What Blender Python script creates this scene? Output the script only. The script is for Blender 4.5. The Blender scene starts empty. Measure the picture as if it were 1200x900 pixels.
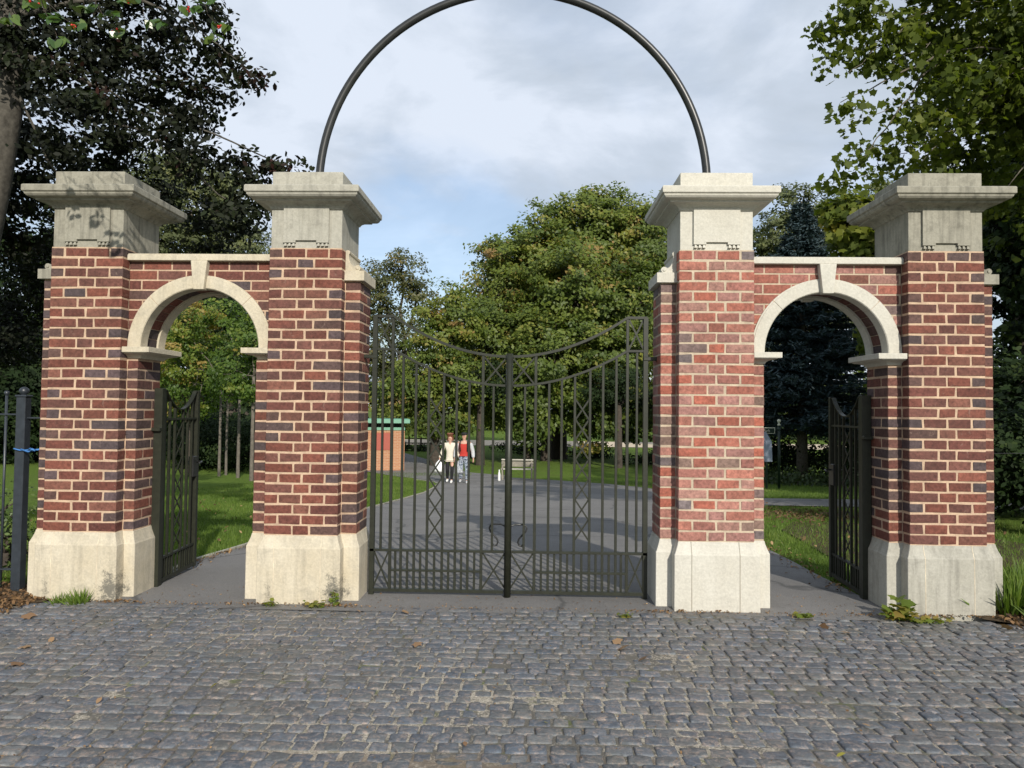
import bpy, bmesh, math, random
import numpy as np
from mathutils import Vector, Matrix
R = math.radians
rng = np.random.default_rng(7)
random.seed(7)
scene = bpy.context.scene
COL = scene.collection

# ------------------------------------------------------------------ camera
F, PITCH, YAW, ROLL = 865.7, 0.0338, 0.0276, 0.0109
CX, CH, CD = 0.1745, 1.4233, 5.3527
fw = Vector((-math.sin(YAW)*math.cos(PITCH), math.cos(YAW)*math.cos(PITCH), math.sin(PITCH)))
rt = Vector((math.cos(YAW), math.sin(YAW), 0)); up = rt.cross(fw)
r2 = rt*math.cos(ROLL)+up*math.sin(ROLL); u2 = -rt*math.sin(ROLL)+up*math.cos(ROLL)
cam = bpy.data.cameras.new('camera'); camo = bpy.data.objects.new('camera', cam); COL.objects.link(camo)
camo.matrix_world = Matrix(((r2.x, u2.x, -fw.x, CX), (r2.y, u2.y, -fw.y, -CD), (r2.z, u2.z, -fw.z, CH), (0, 0, 0, 1)))
cam.sensor_width = 36; cam.lens = F/1200*36; cam.clip_start = 0.05; cam.clip_end = 3000
scene.camera = camo

def at(px, py, Y):
    """world point at depth plane Y that the photograph shows at pixel (px,py)"""
    d = fw*F + r2*(px-600) + u2*(450-py)
    t = (Y+CD)/d.y
    return Vector((CX+d.x*t, Y, CH+d.z*t))

HY = [-999, .5, 2, 4, 8, 12, 16, 20, 24, 28, 34, 45, 9999]
HZ = [0, 0, -.06, -.17, -.42, -.68, -.93, -1.16, -1.35, -1.48, -1.58, -1.6, -1.6]
def h(Y): return float(np.interp(Y, HY, HZ))

# ------------------------------------------------------------------ helpers
def tag(o, label=None, cat=None, group=None, kind=None):
    if label: o['label'] = label
    if cat: o['category'] = cat
    if group: o['group'] = group
    if kind: o['kind'] = kind
    return o
def empty(name, loc=(0, 0, 0), rz=0):
    o = bpy.data.objects.new(name, None); COL.objects.link(o); o.location = loc; o.rotation_euler = (0, 0, rz)
    o.empty_display_size = .1
    return o
def link(name, me, parent=None):
    o = bpy.data.objects.new(name, me); COL.objects.link(o)
    if parent is not None: o.parent = parent
    return o
def kids(o): return [c for c in bpy.data.objects if c.parent == o]
def copy_tree(o, parent=None):
    c = o.copy(); COL.objects.link(c); c.parent = parent
    for ch in kids(o): copy_tree(ch, c)
    return c

class MB:
    def __init__(s): s.v = []; s.f = []; s.m = []; s.c = []; s.col = (1, 1, 1); s.mat = 0; s.sm = []; s.smooth = False
    def add(s, vs, fs, col=None):
        b = len(s.v); s.v += [tuple(p) for p in vs]; c = col or s.col; s.c += [c]*len(vs)
        for f in fs: s.f.append([b+i for i in f]); s.m.append(s.mat); s.sm.append(s.smooth)
    def box(s, x0, x1, y0, y1, z0, z1, col=None):
        vs = [(x0,y0,z0),(x1,y0,z0),(x1,y1,z0),(x0,y1,z0),(x0,y0,z1),(x1,y0,z1),(x1,y1,z1),(x0,y1,z1)]
        s.add(vs, [(0,3,2,1),(4,5,6,7),(0,1,5,4),(1,2,6,5),(2,3,7,6),(3,0,4,7)], col)
    def cbox(s, x0, x1, y0, y1, z0, z1, ch=.003, col=None, jit=0.0, M=None):
        """box with chamfered edges and slightly uneven corners"""
        vs = []; idx = {}
        for ix in (0, 1):
            for iy in (0, 1):
                for iz in (0, 1):
                    jx, jy, jz = [random.uniform(-jit, jit) for _ in range(3)]
                    X = (x0, x1)[ix]+jx; Y = (y0, y1)[iy]+jy; Z = (z0, z1)[iz]+jz
                    sx, sy, sz = (1-2*ix)*ch, (1-2*iy)*ch, (1-2*iz)*ch
                    idx[ix, iy, iz] = len(vs)
                    vs += [(X, Y+sy, Z+sz), (X+sx, Y, Z+sz), (X+sx, Y+sy, Z)]
        fs = []
        g = lambda a, b, c, k: idx[a, b, c]+k
        fs += [[g(0,0,0,0),g(0,0,1,0),g(0,1,1,0),g(0,1,0,0)], [g(1,0,0,0),g(1,1,0,0),g(1,1,1,0),g(1,0,1,0)],
               [g(0,0,0,1),g(1,0,0,1),g(1,0,1,1),g(0,0,1,1)], [g(0,1,0,1),g(0,1,1,1),g(1,1,1,1),g(1,1,0,1)],
               [g(0,0,0,2),g(0,1,0,2),g(1,1,0,2),g(1,0,0,2)], [g(0,0,1,2),g(1,0,1,2),g(1,1,1,2),g(0,1,1,2)]]
        for a in (0, 1):
            for b in (0, 1):
                fs.append([g(0,a,b,1),g(1,a,b,1),g(1,a,b,2),g(0,a,b,2)])
                fs.append([g(a,0,b,0),g(a,1,b,0),g(a,1,b,2),g(a,0,b,2)])
                fs.append([g(a,b,0,0),g(a,b,1,0),g(a,b,1,1),g(a,b,0,1)])
                for c in (0, 1): fs.append([g(a,b,c,0),g(a,b,c,1),g(a,b,c,2)])
        if M is not None: vs = [M @ Vector(p) for p in vs]
        s.add(vs, fs, col)
    def loft_rect(s, xc, yc, hx, hy, prof, col=None):
        """square rings with offsets: prof = [(offset, z)...]"""
        vs = []; fs = []
        for o, z in prof:
            vs += [(xc-hx-o, yc-hy-o, z), (xc+hx+o, yc-hy-o, z), (xc+hx+o, yc+hy+o, z), (xc-hx-o, yc+hy+o, z)]
        n = len(prof)
        for i in range(n-1):
            for k in range(4):
                a = i*4+k; b = i*4+(k+1) % 4
                fs.append((a, b, b+4, a+4))
        fs.append((0, 3, 2, 1)); t = (n-1)*4; fs.append((t, t+1, t+2, t+3))
        s.add(vs, fs, col)
    def tube(s, pts, r, n=8, cap=True, col=None):
        pts = [Vector(p) for p in pts]; m = len(pts)
        rs = r if isinstance(r, (list, tuple)) else [r]*m
        vs = []; fs = []; prev = None
        for i, p in enumerate(pts):
            t = (pts[min(i+1, m-1)]-pts[max(i-1, 0)]).normalized()
            if prev is None:
                a = Vector((0, 0, 1)) if abs(t.z) < .9 else Vector((1, 0, 0))
                u = t.cross(a).normalized()
            else:
                u = (prev - t*prev.dot(t)).normalized()
            prev = u; w = t.cross(u)
            for k in range(n):
                an = 2*math.pi*(k+.5)/n
                vs.append(p+(u*math.cos(an)+w*math.sin(an))*rs[i])
        for i in range(m-1):
            for k in range(n):
                a = i*n+k; b = i*n+(k+1) % n
                fs.append((a, b, b+n, a+n))
        if cap: fs.append(tuple(reversed(range(n)))); fs.append(tuple(range((m-1)*n, m*n)))
        s.add(vs, fs, col)
    def prism(s, poly, y0, y1, axis='y', col=None):
        """poly of (a,z) extruded along y (or (a,z) along x)"""
        n = len(poly)
        if axis == 'y': vs = [(a, y0, z) for a, z in poly]+[(a, y1, z) for a, z in poly]
        elif axis == 'x': vs = [(y0, a, z) for a, z in poly]+[(y1, a, z) for a, z in poly]
        else: vs = [(a, b, y0) for a, b in poly]+[(a, b, y1) for a, b in poly]
        fs = [tuple(range(n)), tuple(reversed(range(n, 2*n)))]
        for i in range(n):
            j = (i+1) % n; fs.append((i, i+n, j+n, j))
        s.add(vs, fs, col)
    def lathe(s, prof, c=(0, 0, 0), n=12, col=None):
        vs = []; fs = []
        for r, z in prof:
            for k in range(n):
                a = 2*math.pi*k/n; vs.append((c[0]+r*math.cos(a), c[1]+r*math.sin(a), c[2]+z))
        for i in range(len(prof)-1):
            for k in range(n):
                a = i*n+k; b = i*n+(k+1) % n; fs.append((a, b, b+n, a+n))
        fs.append(tuple(reversed(range(n)))); fs.append(tuple(range((len(prof)-1)*n, len(prof)*n)))
        s.add(vs, fs, col)
    def build(s, name, mats, parent=None, bevel=0, normals=True):
        me = bpy.data.meshes.new(name)
        me.from_pydata(s.v, [], s.f)
        if not isinstance(mats, (list, tuple)): mats = [mats]
        for m in mats: me.materials.append(m)
        me.polygons.foreach_set('material_index', s.m)
        me.polygons.foreach_set('use_smooth', s.sm)
        ca = me.color_attributes.new('Col', 'FLOAT_COLOR', 'POINT')
        ca.data.foreach_set('color', np.array([(*c, 1) for c in s.c], dtype=np.float32).ravel())
        if normals:
            bm = bmesh.new(); bm.from_mesh(me); bmesh.ops.recalc_face_normals(bm, faces=bm.faces); bm.to_mesh(me); bm.free()
        o = link(name, me, parent)
        if bevel:
            b = o.modifiers.new('bevel', 'BEVEL'); b.width = bevel; b.segments = 2; b.limit_method = 'ANGLE'; b.angle_limit = R(40)
        return o

# ------------------------------------------------------------------ materials
def new_mat(name):
    m = bpy.data.materials.new(name); m.use_nodes = True
    nt = m.node_tree; b = nt.nodes['Principled BSDF']
    return m, nt, b
def N(nt, t, **k):
    n = nt.nodes.new(t)
    for a, v in k.items():
        if a == 'inp':
            for i, x in v.items(): n.inputs[i].default_value = x
        else: setattr(n, a, v)
    return n
def noise(nt, scale, detail=6, rough=.6, vec=None, dist=0):
    n = N(nt, 'ShaderNodeTexNoise'); n.inputs['Scale'].default_value = scale; n.inputs['Detail'].default_value = detail
    n.inputs['Roughness'].default_value = rough; n.inputs['Distortion'].default_value = dist
    if vec is not None: nt.links.new(vec, n.inputs['Vector'])
    return n.outputs['Fac']
def ramp(nt, fac, stops):
    r = N(nt, 'ShaderNodeValToRGB'); cr = r.color_ramp
    while len(cr.elements) > 1: cr.elements.remove(cr.elements[-1])
    cr.elements[0].position = stops[0][0]; cr.elements[0].color = (*stops[0][1], 1)
    for p, c in stops[1:]:
        e = cr.elements.new(p); e.color = (*c, 1)
    nt.links.new(fac, r.inputs[0]); return r.outputs[0]
def g3(v): return (v, v, v)
def mix(nt, a, b, fac, mode='MIX'):
    m = N(nt, 'ShaderNodeMix', data_type='RGBA', blend_type=mode)
    for s, i in ((fac, 0), (a, 6), (b, 7)):
        if hasattr(s, 'default_value') or hasattr(s, 'is_linked'): nt.links.new(s, m.inputs[i])
        else: m.inputs[i].default_value = s if not isinstance(s, tuple) else (*s, 1)[:4]
    return m.outputs[2]
def bump(nt, b, height, strength=.3, dist=.01):
    n = N(nt, 'ShaderNodeBump'); n.inputs['Strength'].default_value = strength; n.inputs['Distance'].default_value = dist
    nt.links.new(height, n.inputs['Height']); nt.links.new(n.outputs[0], b.inputs['Normal'])
def coord(nt, which='Object'): return N(nt, 'ShaderNodeTexCoord').outputs[which]
def mat_attr(name, rough=.8, nscale=40, var=.35, bs=.3, bd=.004, spec=.3):
    m, nt, b = new_mat(name); o = coord(nt)
    a = N(nt, 'ShaderNodeAttribute', attribute_name='Col').outputs['Color']
    n = noise(nt, nscale, 8, .7, o)
    c = mix(nt, a, ramp(nt, n, [(.25, g3(1-var)), (.75, g3(1+var))]), 1.0, 'MULTIPLY')
    n2 = noise(nt, nscale*.16, 4, .6, o)
    c = mix(nt, c, ramp(nt, n2, [(.3, g3(.82)), (.7, g3(1.15))]), 1.0, 'MULTIPLY')
    if name == 'brick':   # lime bloom and chips on the faces, soot in large patches
        n3 = noise(nt, 16, 8, .75, o, 1.0); n4 = noise(nt, 1.7, 5, .6, o, .4)
        c = mix(nt, c, (.36, .27, .21), ramp(nt, n3, [(.60, g3(0)), (.74, g3(.55))]))
        c = mix(nt, c, (.055, .042, .036), ramp(nt, n4, [(.50, g3(0)), (.75, g3(.45))]))
    if name == 'mortar':
        n3 = noise(nt, 3.5, 6, .7, o, .6); c = mix(nt, c, (.26, .19, .14), ramp(nt, n3, [(.48, g3(0)), (.72, g3(.6))]))
    nt.links.new(c, b.inputs['Base Color']); b.inputs['Roughness'].default_value = rough
    b.inputs['Specular IOR Level'].default_value = spec
    if bs: bump(nt, b, n, bs, bd)
    return m
def mat_plain(name, col, rough=.6, metal=0, spec=.4, nscale=30, var=.15, bs=.0, bd=.002):
    m, nt, b = new_mat(name); o = coord(nt)
    n = noise(nt, nscale, 6, .6, o)
    c = ramp(nt, n, [(.25, tuple(x*(1-var) for x in col)), (.75, tuple(min(1, x*(1+var)) for x in col))])
    nt.links.new(c, b.inputs['Base Color']); b.inputs['Roughness'].default_value = rough
    b.inputs['Metallic'].default_value = metal; b.inputs['Specular IOR Level'].default_value = spec
    if bs: bump(nt, b, n, bs, bd)
    return m
def mat_stone(name, base, warm, stain, amt, dirt=0.0, lichen=False):
    m, nt, b = new_mat(name); o = coord(nt)
    n1 = noise(nt, 3.0, 8, .65, o, .6); n2 = noise(nt, 60, 6, .7, o); n3 = noise(nt, 9, 7, .7, o, .3)
    c = mix(nt, base, warm, ramp(nt, n1, [(.35, g3(0)), (.65, g3(1))]))
    c = mix(nt, c, stain, ramp(nt, n3, [(.48, g3(0)), (.75, g3(amt))]))
    c = mix(nt, c, ramp(nt, n2, [(.3, g3(.86)), (.7, g3(1.1))]), 1.0, 'MULTIPLY')
    if dirt:
        # rain streaks: noise stretched along z
        mp = N(nt, 'ShaderNodeMapping'); mp.inputs['Scale'].default_value = (14, 14, 1.2); nt.links.new(o, mp.inputs['Vector'])
        n4 = noise(nt, 1.6, 5, .6, mp.outputs[0])
        c = mix(nt, c, tuple(x*.42 for x in stain), ramp(nt, n4, [(.5, g3(0)), (.72, g3(dirt))]))
    if lichen:   # black lichen grown in two irregular patches low on the plinth
        sx = N(nt, 'ShaderNodeSeparateXYZ'); nt.links.new(o, sx.inputs[0])
        def m_(op, a, b_=None, c_=None):
            n = N(nt, 'ShaderNodeMath', operation=op)
            for i, v in enumerate((a, b_, c_)):
                if v is None: continue
                if isinstance(v, (int, float)): n.inputs[i].default_value = v
                else: nt.links.new(v, n.inputs[i])
            return n.outputs[0]
        g1 = m_('SUBTRACT', 1.0, m_('MULTIPLY', m_('ABSOLUTE', m_('SUBTRACT', sx.outputs[0], .26)), 6.0))
        g2 = m_('SUBTRACT', .6, m_('MULTIPLY', m_('ABSOLUTE', m_('ADD', sx.outputs[0], .21)), 9.0))
        gz = m_('SUBTRACT', 1.0, m_('MULTIPLY', m_('ABSOLUTE', m_('SUBTRACT', sx.outputs[2], .08)), 4.0))
        g = m_('MULTIPLY', m_('MAXIMUM', m_('MAXIMUM', g1, g2), 0.0), m_('MAXIMUM', gz, 0.0))
        n5 = noise(nt, 75, 7, .85, o); n6 = noise(nt, 13, 5, .7, o)
        k = m_('ADD', m_('MULTIPLY', g, .30), m_('ADD', m_('MULTIPLY', n5, .5), m_('MULTIPLY', n6, .4)))
        c = mix(nt, c, (.085, .085, .075), ramp(nt, k, [(.57, g3(0)), (.66, g3(.8))]))
    nt.links.new(c, b.inputs['Base Color']); b.inputs['Roughness'].default_value = .85; b.inputs['Specular IOR Level'].default_value = .25
    ad = N(nt, 'ShaderNodeMath', operation='ADD'); nt.links.new(n2, ad.inputs[0]); nt.links.new(n3, ad.inputs[1])
    bump(nt, b, ad.outputs[0], .35, .006)
    return m
M = {}
M['brick'] = mat_attr('brick', .82, 42, .55, .6, .006)
M['mortar'] = mat_attr('mortar', .95, 90, .2, .5, .003)
M['stone_clean'] = mat_stone('clean_limestone', (.55, .53, .465), (.51, .485, .415), (.41, .39, .34), .45, .08)
M['stone_warm'] = mat_stone('warm_limestone', (.56, .505, .395), (.50, .44, .325), (.34, .31, .25), .65, .28, True)
M['stone_old'] = mat_stone('weathered_limestone', (.325, .31, .255), (.275, .26, .21), (.15, .142, .115), .8, .6)
M['stone_mid'] = mat_stone('grey_limestone', (.415, .40, .345), (.36, .345, .29), (.25, .24, .205), .75, .42)
M['lichen'] = mat_plain('black_lichen', (.07, .07, .06), .95, nscale=200, var=.5)
M['iron'] = mat_plain('green_black_paint', (.020, .022, .014), .42, 0, .4, 25, .3, .15, .001)
M['pipe'] = mat_plain('dark_grey_paint', (.03, .031, .031), .35, .2, .5, 12, .35)
M['blue_iron'] = mat_plain('blue_black_paint', (.028, .034, .042), .38, 0, .5, 20, .3)
M['rope'] = mat_plain('blue_rope', (.05, .17, .42), .7)
M['bark'] = mat_plain('grey_bark', (.13, .115, .09), .95, 0, .2, 14, .5, .6, .02)
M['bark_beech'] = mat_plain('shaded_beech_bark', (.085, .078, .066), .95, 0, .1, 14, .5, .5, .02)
M['bark_pale'] = mat_plain('pale_bark', (.13, .115, .095), .95, 0, .2, 9, .4, .5, .02)
M['bark_dark'] = mat_plain('dark_bark', (.06, .05, .04), .95, 0, .2, 9, .4, .5, .02)
def mat_leaf(name, stops, trans=.35, rough=.5, spec=.35):
    m, nt, b = new_mat(name)
    a = N(nt, 'ShaderNodeAttribute', attribute_name='tone').outputs['Fac']
    c = ramp(nt, a, stops); nt.links.new(c, b.inputs['Base Color'])
    b.inputs['Roughness'].default_value = rough; b.inputs['Specular IOR Level'].default_value = spec
    t = N(nt, 'ShaderNodeBsdfTranslucent')
    c2 = mix(nt, c, (1.5, 1.6, .6), 1.0, 'MULTIPLY'); nt.links.new(c2, t.inputs['Color'])
    mx = N(nt, 'ShaderNodeMixShader'); mx.inputs[0].default_value = trans
    nt.links.new(b.outputs[0], mx.inputs[1]); nt.links.new(t.outputs[0], mx.inputs[2])
    nt.links.new(mx.outputs[0], nt.nodes['Material Output'].inputs['Surface'])
    return m
M['lf_syc'] = mat_leaf('sycamore_leaves', [(0, (.060, .092, .018)), (.35, (.108, .148, .026)), (.65, (.158, .192, .034)), (.82, (.23, .22, .045)), (1, (.29, .19, .07))])
M['lf_maple'] = mat_leaf('maple_leaves', [(0, (.045, .066, .012)), (.5, (.105, .135, .022)), (.85, (.17, .185, .03)), (.96, (.18, .2, .03)), (1, (.3, .25, .05))], .4, .55, .18)
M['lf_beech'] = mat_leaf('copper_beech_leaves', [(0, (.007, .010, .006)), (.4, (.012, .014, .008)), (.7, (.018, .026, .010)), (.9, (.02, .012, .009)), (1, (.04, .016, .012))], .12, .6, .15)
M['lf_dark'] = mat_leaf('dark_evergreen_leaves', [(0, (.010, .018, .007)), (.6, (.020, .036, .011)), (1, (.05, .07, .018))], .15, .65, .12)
M['lf_pale'] = mat_leaf('pale_willow_leaves', [(0, (.07, .085, .035)), (.6, (.11, .13, .05)), (1, (.17, .17, .06))], .3, .6)
M['lf_young'] = mat_leaf('young_maple_leaves', [(0, (.05, .09, .015)), (.45, (.09, .15, .025)), (.75, (.17, .21, .035)), (1, (.30, .22, .06))], .4)
M['lf_olive'] = mat_leaf('olive_ash_leaves', [(0, (.05, .06, .02)), (.6, (.09, .10, .03)), (1, (.17, .14, .05))], .3)
M['lf_spruce'] = mat_leaf('blue_spruce_needles', [(0, (.018, .034, .036)), (.6, (.042, .070, .078)), (1, (.085, .125, .135))], .05, .6)
M['lf_holly'] = mat_leaf('glossy_holly_leaves', [(0, (.02, .05, .012)), (.7, (.05, .10, .02)), (1, (.12, .17, .04))], .2, .22, .6)
M['lf_shrub'] = mat_leaf('shrub_leaves', [(0, (.02, .035, .012)), (.6, (.04, .065, .018)), (1, (.09, .10, .03))], .2)
M['lf_variegated'] = mat_leaf('variegated_leaves', [(0, (.05, .09, .02)), (.6, (.12, .17, .05)), (1, (.4, .4, .2))], .2)
M['litter'] = mat_leaf('dead_leaves', [(0, (.06, .035, .018)), (.5, (.16, .09, .04)), (.8, (.28, .17, .08)), (1, (.42, .28, .15))], .1, .8)
M['blade'] = mat_leaf('grass_blades', [(0, (.055, .095, .014)), (.6, (.115, .185, .028)), (1, (.20, .24, .06))], .35, .6)
M['yellow_leaf'] = mat_leaf('fallen_yellow_leaf', [(0, (.35, .30, .05)), (1, (.5, .45, .08))], .1, .7)
M['brown_leaf'] = mat_leaf('fallen_brown_leaf', [(0, (.20, .115, .06)), (1, (.34, .22, .12))], .1, .7)
M['berry'] = mat_plain('red_berry', (.45, .02, .01), .25)

def mat_ground():
    m, nt, b = new_mat('lawn_soil'); o = coord(nt)
    n1 = noise(nt, .5, 8, .6, o); n2 = noise(nt, 9, 8, .7, o); n3 = noise(nt, 70, 4, .7, o)
    c = ramp(nt, n2, [(.3, (.07, .115, .018)), (.55, (.11, .17, .027)), (.75, (.15, .20, .04))])
    c = mix(nt, c, ramp(nt, n3, [(.3, g3(.6)), (.7, g3(1.35))]), 1.0, 'MULTIPLY')
    c = mix(nt, c, (.10, .12, .035), ramp(nt, n1, [(.5, g3(0)), (.75, g3(.6))]))
    nt.links.new(c, b.inputs['Base Color']); b.inputs['Roughness'].default_value = 1; b.inputs['Specular IOR Level'].default_value = .1
    bump(nt, b, n3, .8, .03); return m
def mat_asphalt():
    m, nt, b = new_mat('asphalt'); o = coord(nt)
    n1 = noise(nt, .8, 6, .6, o, .5); n2 = noise(nt, 160, 4, .8, o); n3 = noise(nt, 7, 6, .7, o)
    c = ramp(nt, n1, [(.3, (.148, .142, .136)), (.7, (.205, .196, .186))])
    c = mix(nt, c, ramp(nt, n2, [(.3, g3(.6)), (.55, g3(1.0)), (.75, g3(1.7))]), 1.0, 'MULTIPLY')
    c = mix(nt, c, (.20, .185, .16), ramp(nt, n3, [(.52, g3(0)), (.78, g3(.6))]))
    v = N(nt, 'ShaderNodeTexVoronoi', feature='DISTANCE_TO_EDGE'); v.inputs['Scale'].default_value = .55
    mv = N(nt, 'ShaderNodeMix', data_type='VECTOR'); mv.inputs[0].default_value = .25; nt.links.new(o, mv.inputs[4])
    nn = N(nt, 'ShaderNodeTexNoise'); nn.inputs['Scale'].default_value = 2.5; nn.inputs['Detail'].default_value = 8; nt.links.new(o, nn.inputs['Vector']); nt.links.new(nn.outputs['Color'], mv.inputs[5])
    nt.links.new(mv.outputs[1], v.inputs['Vector'])
    c = mix(nt, c, (.05, .05, .048), ramp(nt, v.outputs['Distance'], [(0, g3(.7)), (.006, g3(.5)), (.012, g3(0))]))
    n4 = noise(nt, 300, 2, .5, o); c = mix(nt, c, (.42, .40, .36), ramp(nt, n4, [(.72, g3(0)), (.76, g3(.7))]))
    nt.links.new(c, b.inputs['Base Color']); b.inputs['Roughness'].default_value = .85
    bump(nt, b, n2, .6, .008); return m
def mat_sand():
    m, nt, b = new_mat('joint_sand'); o = coord(nt)
    n1 = noise(nt, 1.1, 5, .6, o); n2 = noise(nt, 120, 6, .8, o); n3 = noise(nt, 4.5, 6, .7, o)
    c = ramp(nt, n2, [(.36, (.13, .115, .09)), (.5, (.34, .30, .235)), (.64, (.66, .60, .50))])
    n6 = noise(nt, 22, 6, .8, o, .6); n7 = noise(nt, .9, 5, .6, o, .3)
    dk = N(nt, 'ShaderNodeMath', operation='ADD'); nt.links.new(n6, dk.inputs[0]); nt.links.new(n7, dk.inputs[1])
    c = mix(nt, c, (.075, .072, .062), ramp(nt, dk.outputs[0], [(.90, g3(0)), (1.02, g3(.85))]))
    c = mix(nt, c, (.085, .11, .02), ramp(nt, n3, [(.56, g3(0)), (.66, g3(.8))]))
    sx = N(nt, 'ShaderNodeSeparateXYZ'); nt.links.new(o, sx.inputs[0])
    n8 = noise(nt, 7, 6, .7, o); dy = N(nt, 'ShaderNodeMath', operation='MULTIPLY_ADD'); nt.links.new(sx.outputs[1], dy.inputs[0]); dy.inputs[1].default_value = -1.2; dy.inputs[2].default_value = -2.3
    dm = N(nt, 'ShaderNodeMath', operation='MULTIPLY'); nt.links.new(dy.outputs[0], dm.inputs[0]); nt.links.new(n8, dm.inputs[1])
    c = mix(nt, c, (.20, .15, .105), ramp(nt, dm.outputs[0], [(.17, g3(0)), (.30, g3(.7))]))
    nt.links.new(c, b.inputs['Base Color']); b.inputs['Roughness'].default_value = .95
    bump(nt, b, n2, .7, .006); return m
def mat_sett():
    m, nt, b = new_mat('granite_sett'); o = coord(nt)
    a = N(nt, 'ShaderNodeAttribute', attribute_name='Col').outputs['Color']
    n1 = noise(nt, 45, 8, .75, o); n2 = noise(nt, 2.2, 6, .65, o, .4); n3 = noise(nt, 26, 8, .85, o, .8)
    c = mix(nt, a, ramp(nt, n1, [(.3, g3(.55)), (.7, g3(1.5))]), 1.0, 'MULTIPLY')
    dust = ramp(nt, n3, [(.50, g3(0)), (.66, g3(.8))])
    c = mix(nt, c, (.40, .30, .235), dust)
    c = mix(nt, c, (.10, .098, .06), ramp(nt, n2, [(.52, g3(0)), (.7, g3(.4))]))
    nt.links.new(c, b.inputs['Base Color']); b.inputs['Roughness'].default_value = .55; b.inputs['Specular IOR Level'].default_value = .4
    bump(nt, b, n1, .5, .006); return m
M['ground'] = mat_ground(); M['asphalt'] = mat_asphalt(); M['sand'] = mat_sand(); M['sett'] = mat_sett()
M['soil'] = mat_plain('soil', (.075, .055, .035), 1, 0, .1, 35, .5, .7, .02)
M['edging'] = mat_plain('concrete_edging', (.36, .34, .28), .9, 0, .2, 30, .25, .3, .004)
M['far_path'] = mat_plain('pale_gravel', (.55, .46, .34), 1, 0, .1, 3, .2)

# ------------------------------------------------------------------ ground
def grid_mesh(name, xs, ys, zf, mat, kind='structure'):
    X, Y = np.meshgrid(xs, ys); Z = zf(X, Y)
    v = np.stack([X, Y, Z], -1).reshape(-1, 3); nx, ny = len(xs), len(ys)
    i = np.arange(nx*ny).reshape(ny, nx)
    f = np.stack([i[:-1, :-1], i[:-1, 1:], i[1:, 1:], i[1:, :-1]], -1).reshape(-1, 4)
    me = bpy.data.meshes.new(name); me.from_pydata(v.tolist(), [], f.tolist()); me.materials.append(mat)
    me.polygons.foreach_set('use_smooth', [True]*len(f))
    o = link(name, me); o['kind'] = kind; return o
hv = np.vectorize(h)
xs = np.concatenate([np.linspace(-700, -60, 12)[:-1], np.linspace(-60, 60, 61), np.linspace(60, 700, 12)[1:]])
ys = np.concatenate([np.linspace(-250, -12, 8)[:-1], np.arange(-12, 46, .5), np.linspace(46, 120, 20), np.linspace(150, 1200, 12)])
grid_mesh('ground', xs, ys, lambda X, Y: hv(Y)-.05*np.clip(np.clip(.35-Y, 0, 1)*4, 0, 1), M['ground'])
def ribbon(name, L, Rr, dz, mat, sub=6, across=6, kind='structure'):
    def dens(P):
        out = []
        for a, b in zip(P[:-1], P[1:]):
            for k in range(sub): t = k/sub; out.append((a[0]+(b[0]-a[0])*t, a[1]+(b[1]-a[1])*t))
        out.append(P[-1]); return out
    L, Rr = dens(L), dens(Rr); mb = MB(); mb.smooth = True
    vs = []
    for a, b in zip(L, Rr):
        for k in range(across+1):
            t = k/across; x = a[0]+(b[0]-a[0])*t; y = a[1]+(b[1]-a[1])*t; vs.append((x, y, h(y)+dz))
    n = across+1
    if name == 'asphalt_path': vs = [(x, y, z if y > 0 else .0005) for x, y, z in vs]
    fs = [(i*n+k, i*n+k+1, (i+1)*n+k+1, (i+1)*n+k) for i in range(len(L)-1) for k in range(across)]
    mb.add(vs, fs); o = mb.build(name, mat); o['kind'] = kind; return o
YL = [-.17, .5, 1.5, 2.5, 5, 8, 11, 14, 17, 19.5, 21, 22.5, 24, 26]
XL = [-3.1, -2.86, -2.97, -2.9, -2.85, -2.8, -2.7, -2.62, -2.75, -2.95, -3.3, -4.2, -4.6, -4.0]
YR = [-.17, .5, 1.5, 3, 5, 7, 9.2, 10.6, 14, 16, 19, 21, 23.5, 26]
XR = [3.0, 2.72, 2.74, 2.82, 3.1, 3.5, 4.1, 5.2, 4.9, 4.3, 3.9, 3.0, 1.0, -2.0]
ribbon('asphalt_path', list(zip(XL, YL)), list(zip(XR, YR)), .010, M['asphalt'], across=10)
ribbon('cross_path', [(4.2, 10.7), (9, 10.5), (18, 10.2), (40, 9)], [(4.2, 13.6), (9, 13.6), (18, 13.4), (40, 13)], .018, M['asphalt'])
ribbon('side_path', [(-3.6, 22.2), (-5.6, 25), (-8.5, 30), (-13, 38), (-22, 52)], [(-.6, 25.8), (-2.8, 28.4), (-4.4, 34), (-8, 43), (-15, 57)], .018, M['asphalt'])
ribbon('far_path', [(-90, 54), (0, 55), (90, 54)], [(-90, 64), (0, 65), (90, 64)], .03, M['far_path'])
def edging(P, name='path_edging'):
    mb = MB()
    for i in range(len(P)-1):
        a = Vector((*P[i], 0)); b = Vector((*P[i+1], 0)); n = max(1, int((b-a).length/1.0)); pr = (b-a).normalized().cross(Vector((0, 0, 1)))*.022
        for k in range(n):
            p = a.lerp(b, k/n); q = a.lerp(b, (k+1)/n-.004/max(.1, (b-a).length))
            vs = []
            for z in (-.04, .028):
                for s, c in ((p, -1), (p, 1), (q, 1), (q, -1)):
                    w = s+pr*c; vs.append((w.x, w.y, h(w.y)+z))
            mb.add(vs, [(0, 3, 2, 1), (4, 5, 6, 7), (0, 1, 5, 4), (1, 2, 6, 5), (2, 3, 7, 6), (3, 0, 4, 7)])
    o = mb.build(name, M['edging']); o['kind'] = 'structure'
edging([(x-.02, y) for x, y in zip(XL[1:12], YL[1:12])])

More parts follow.
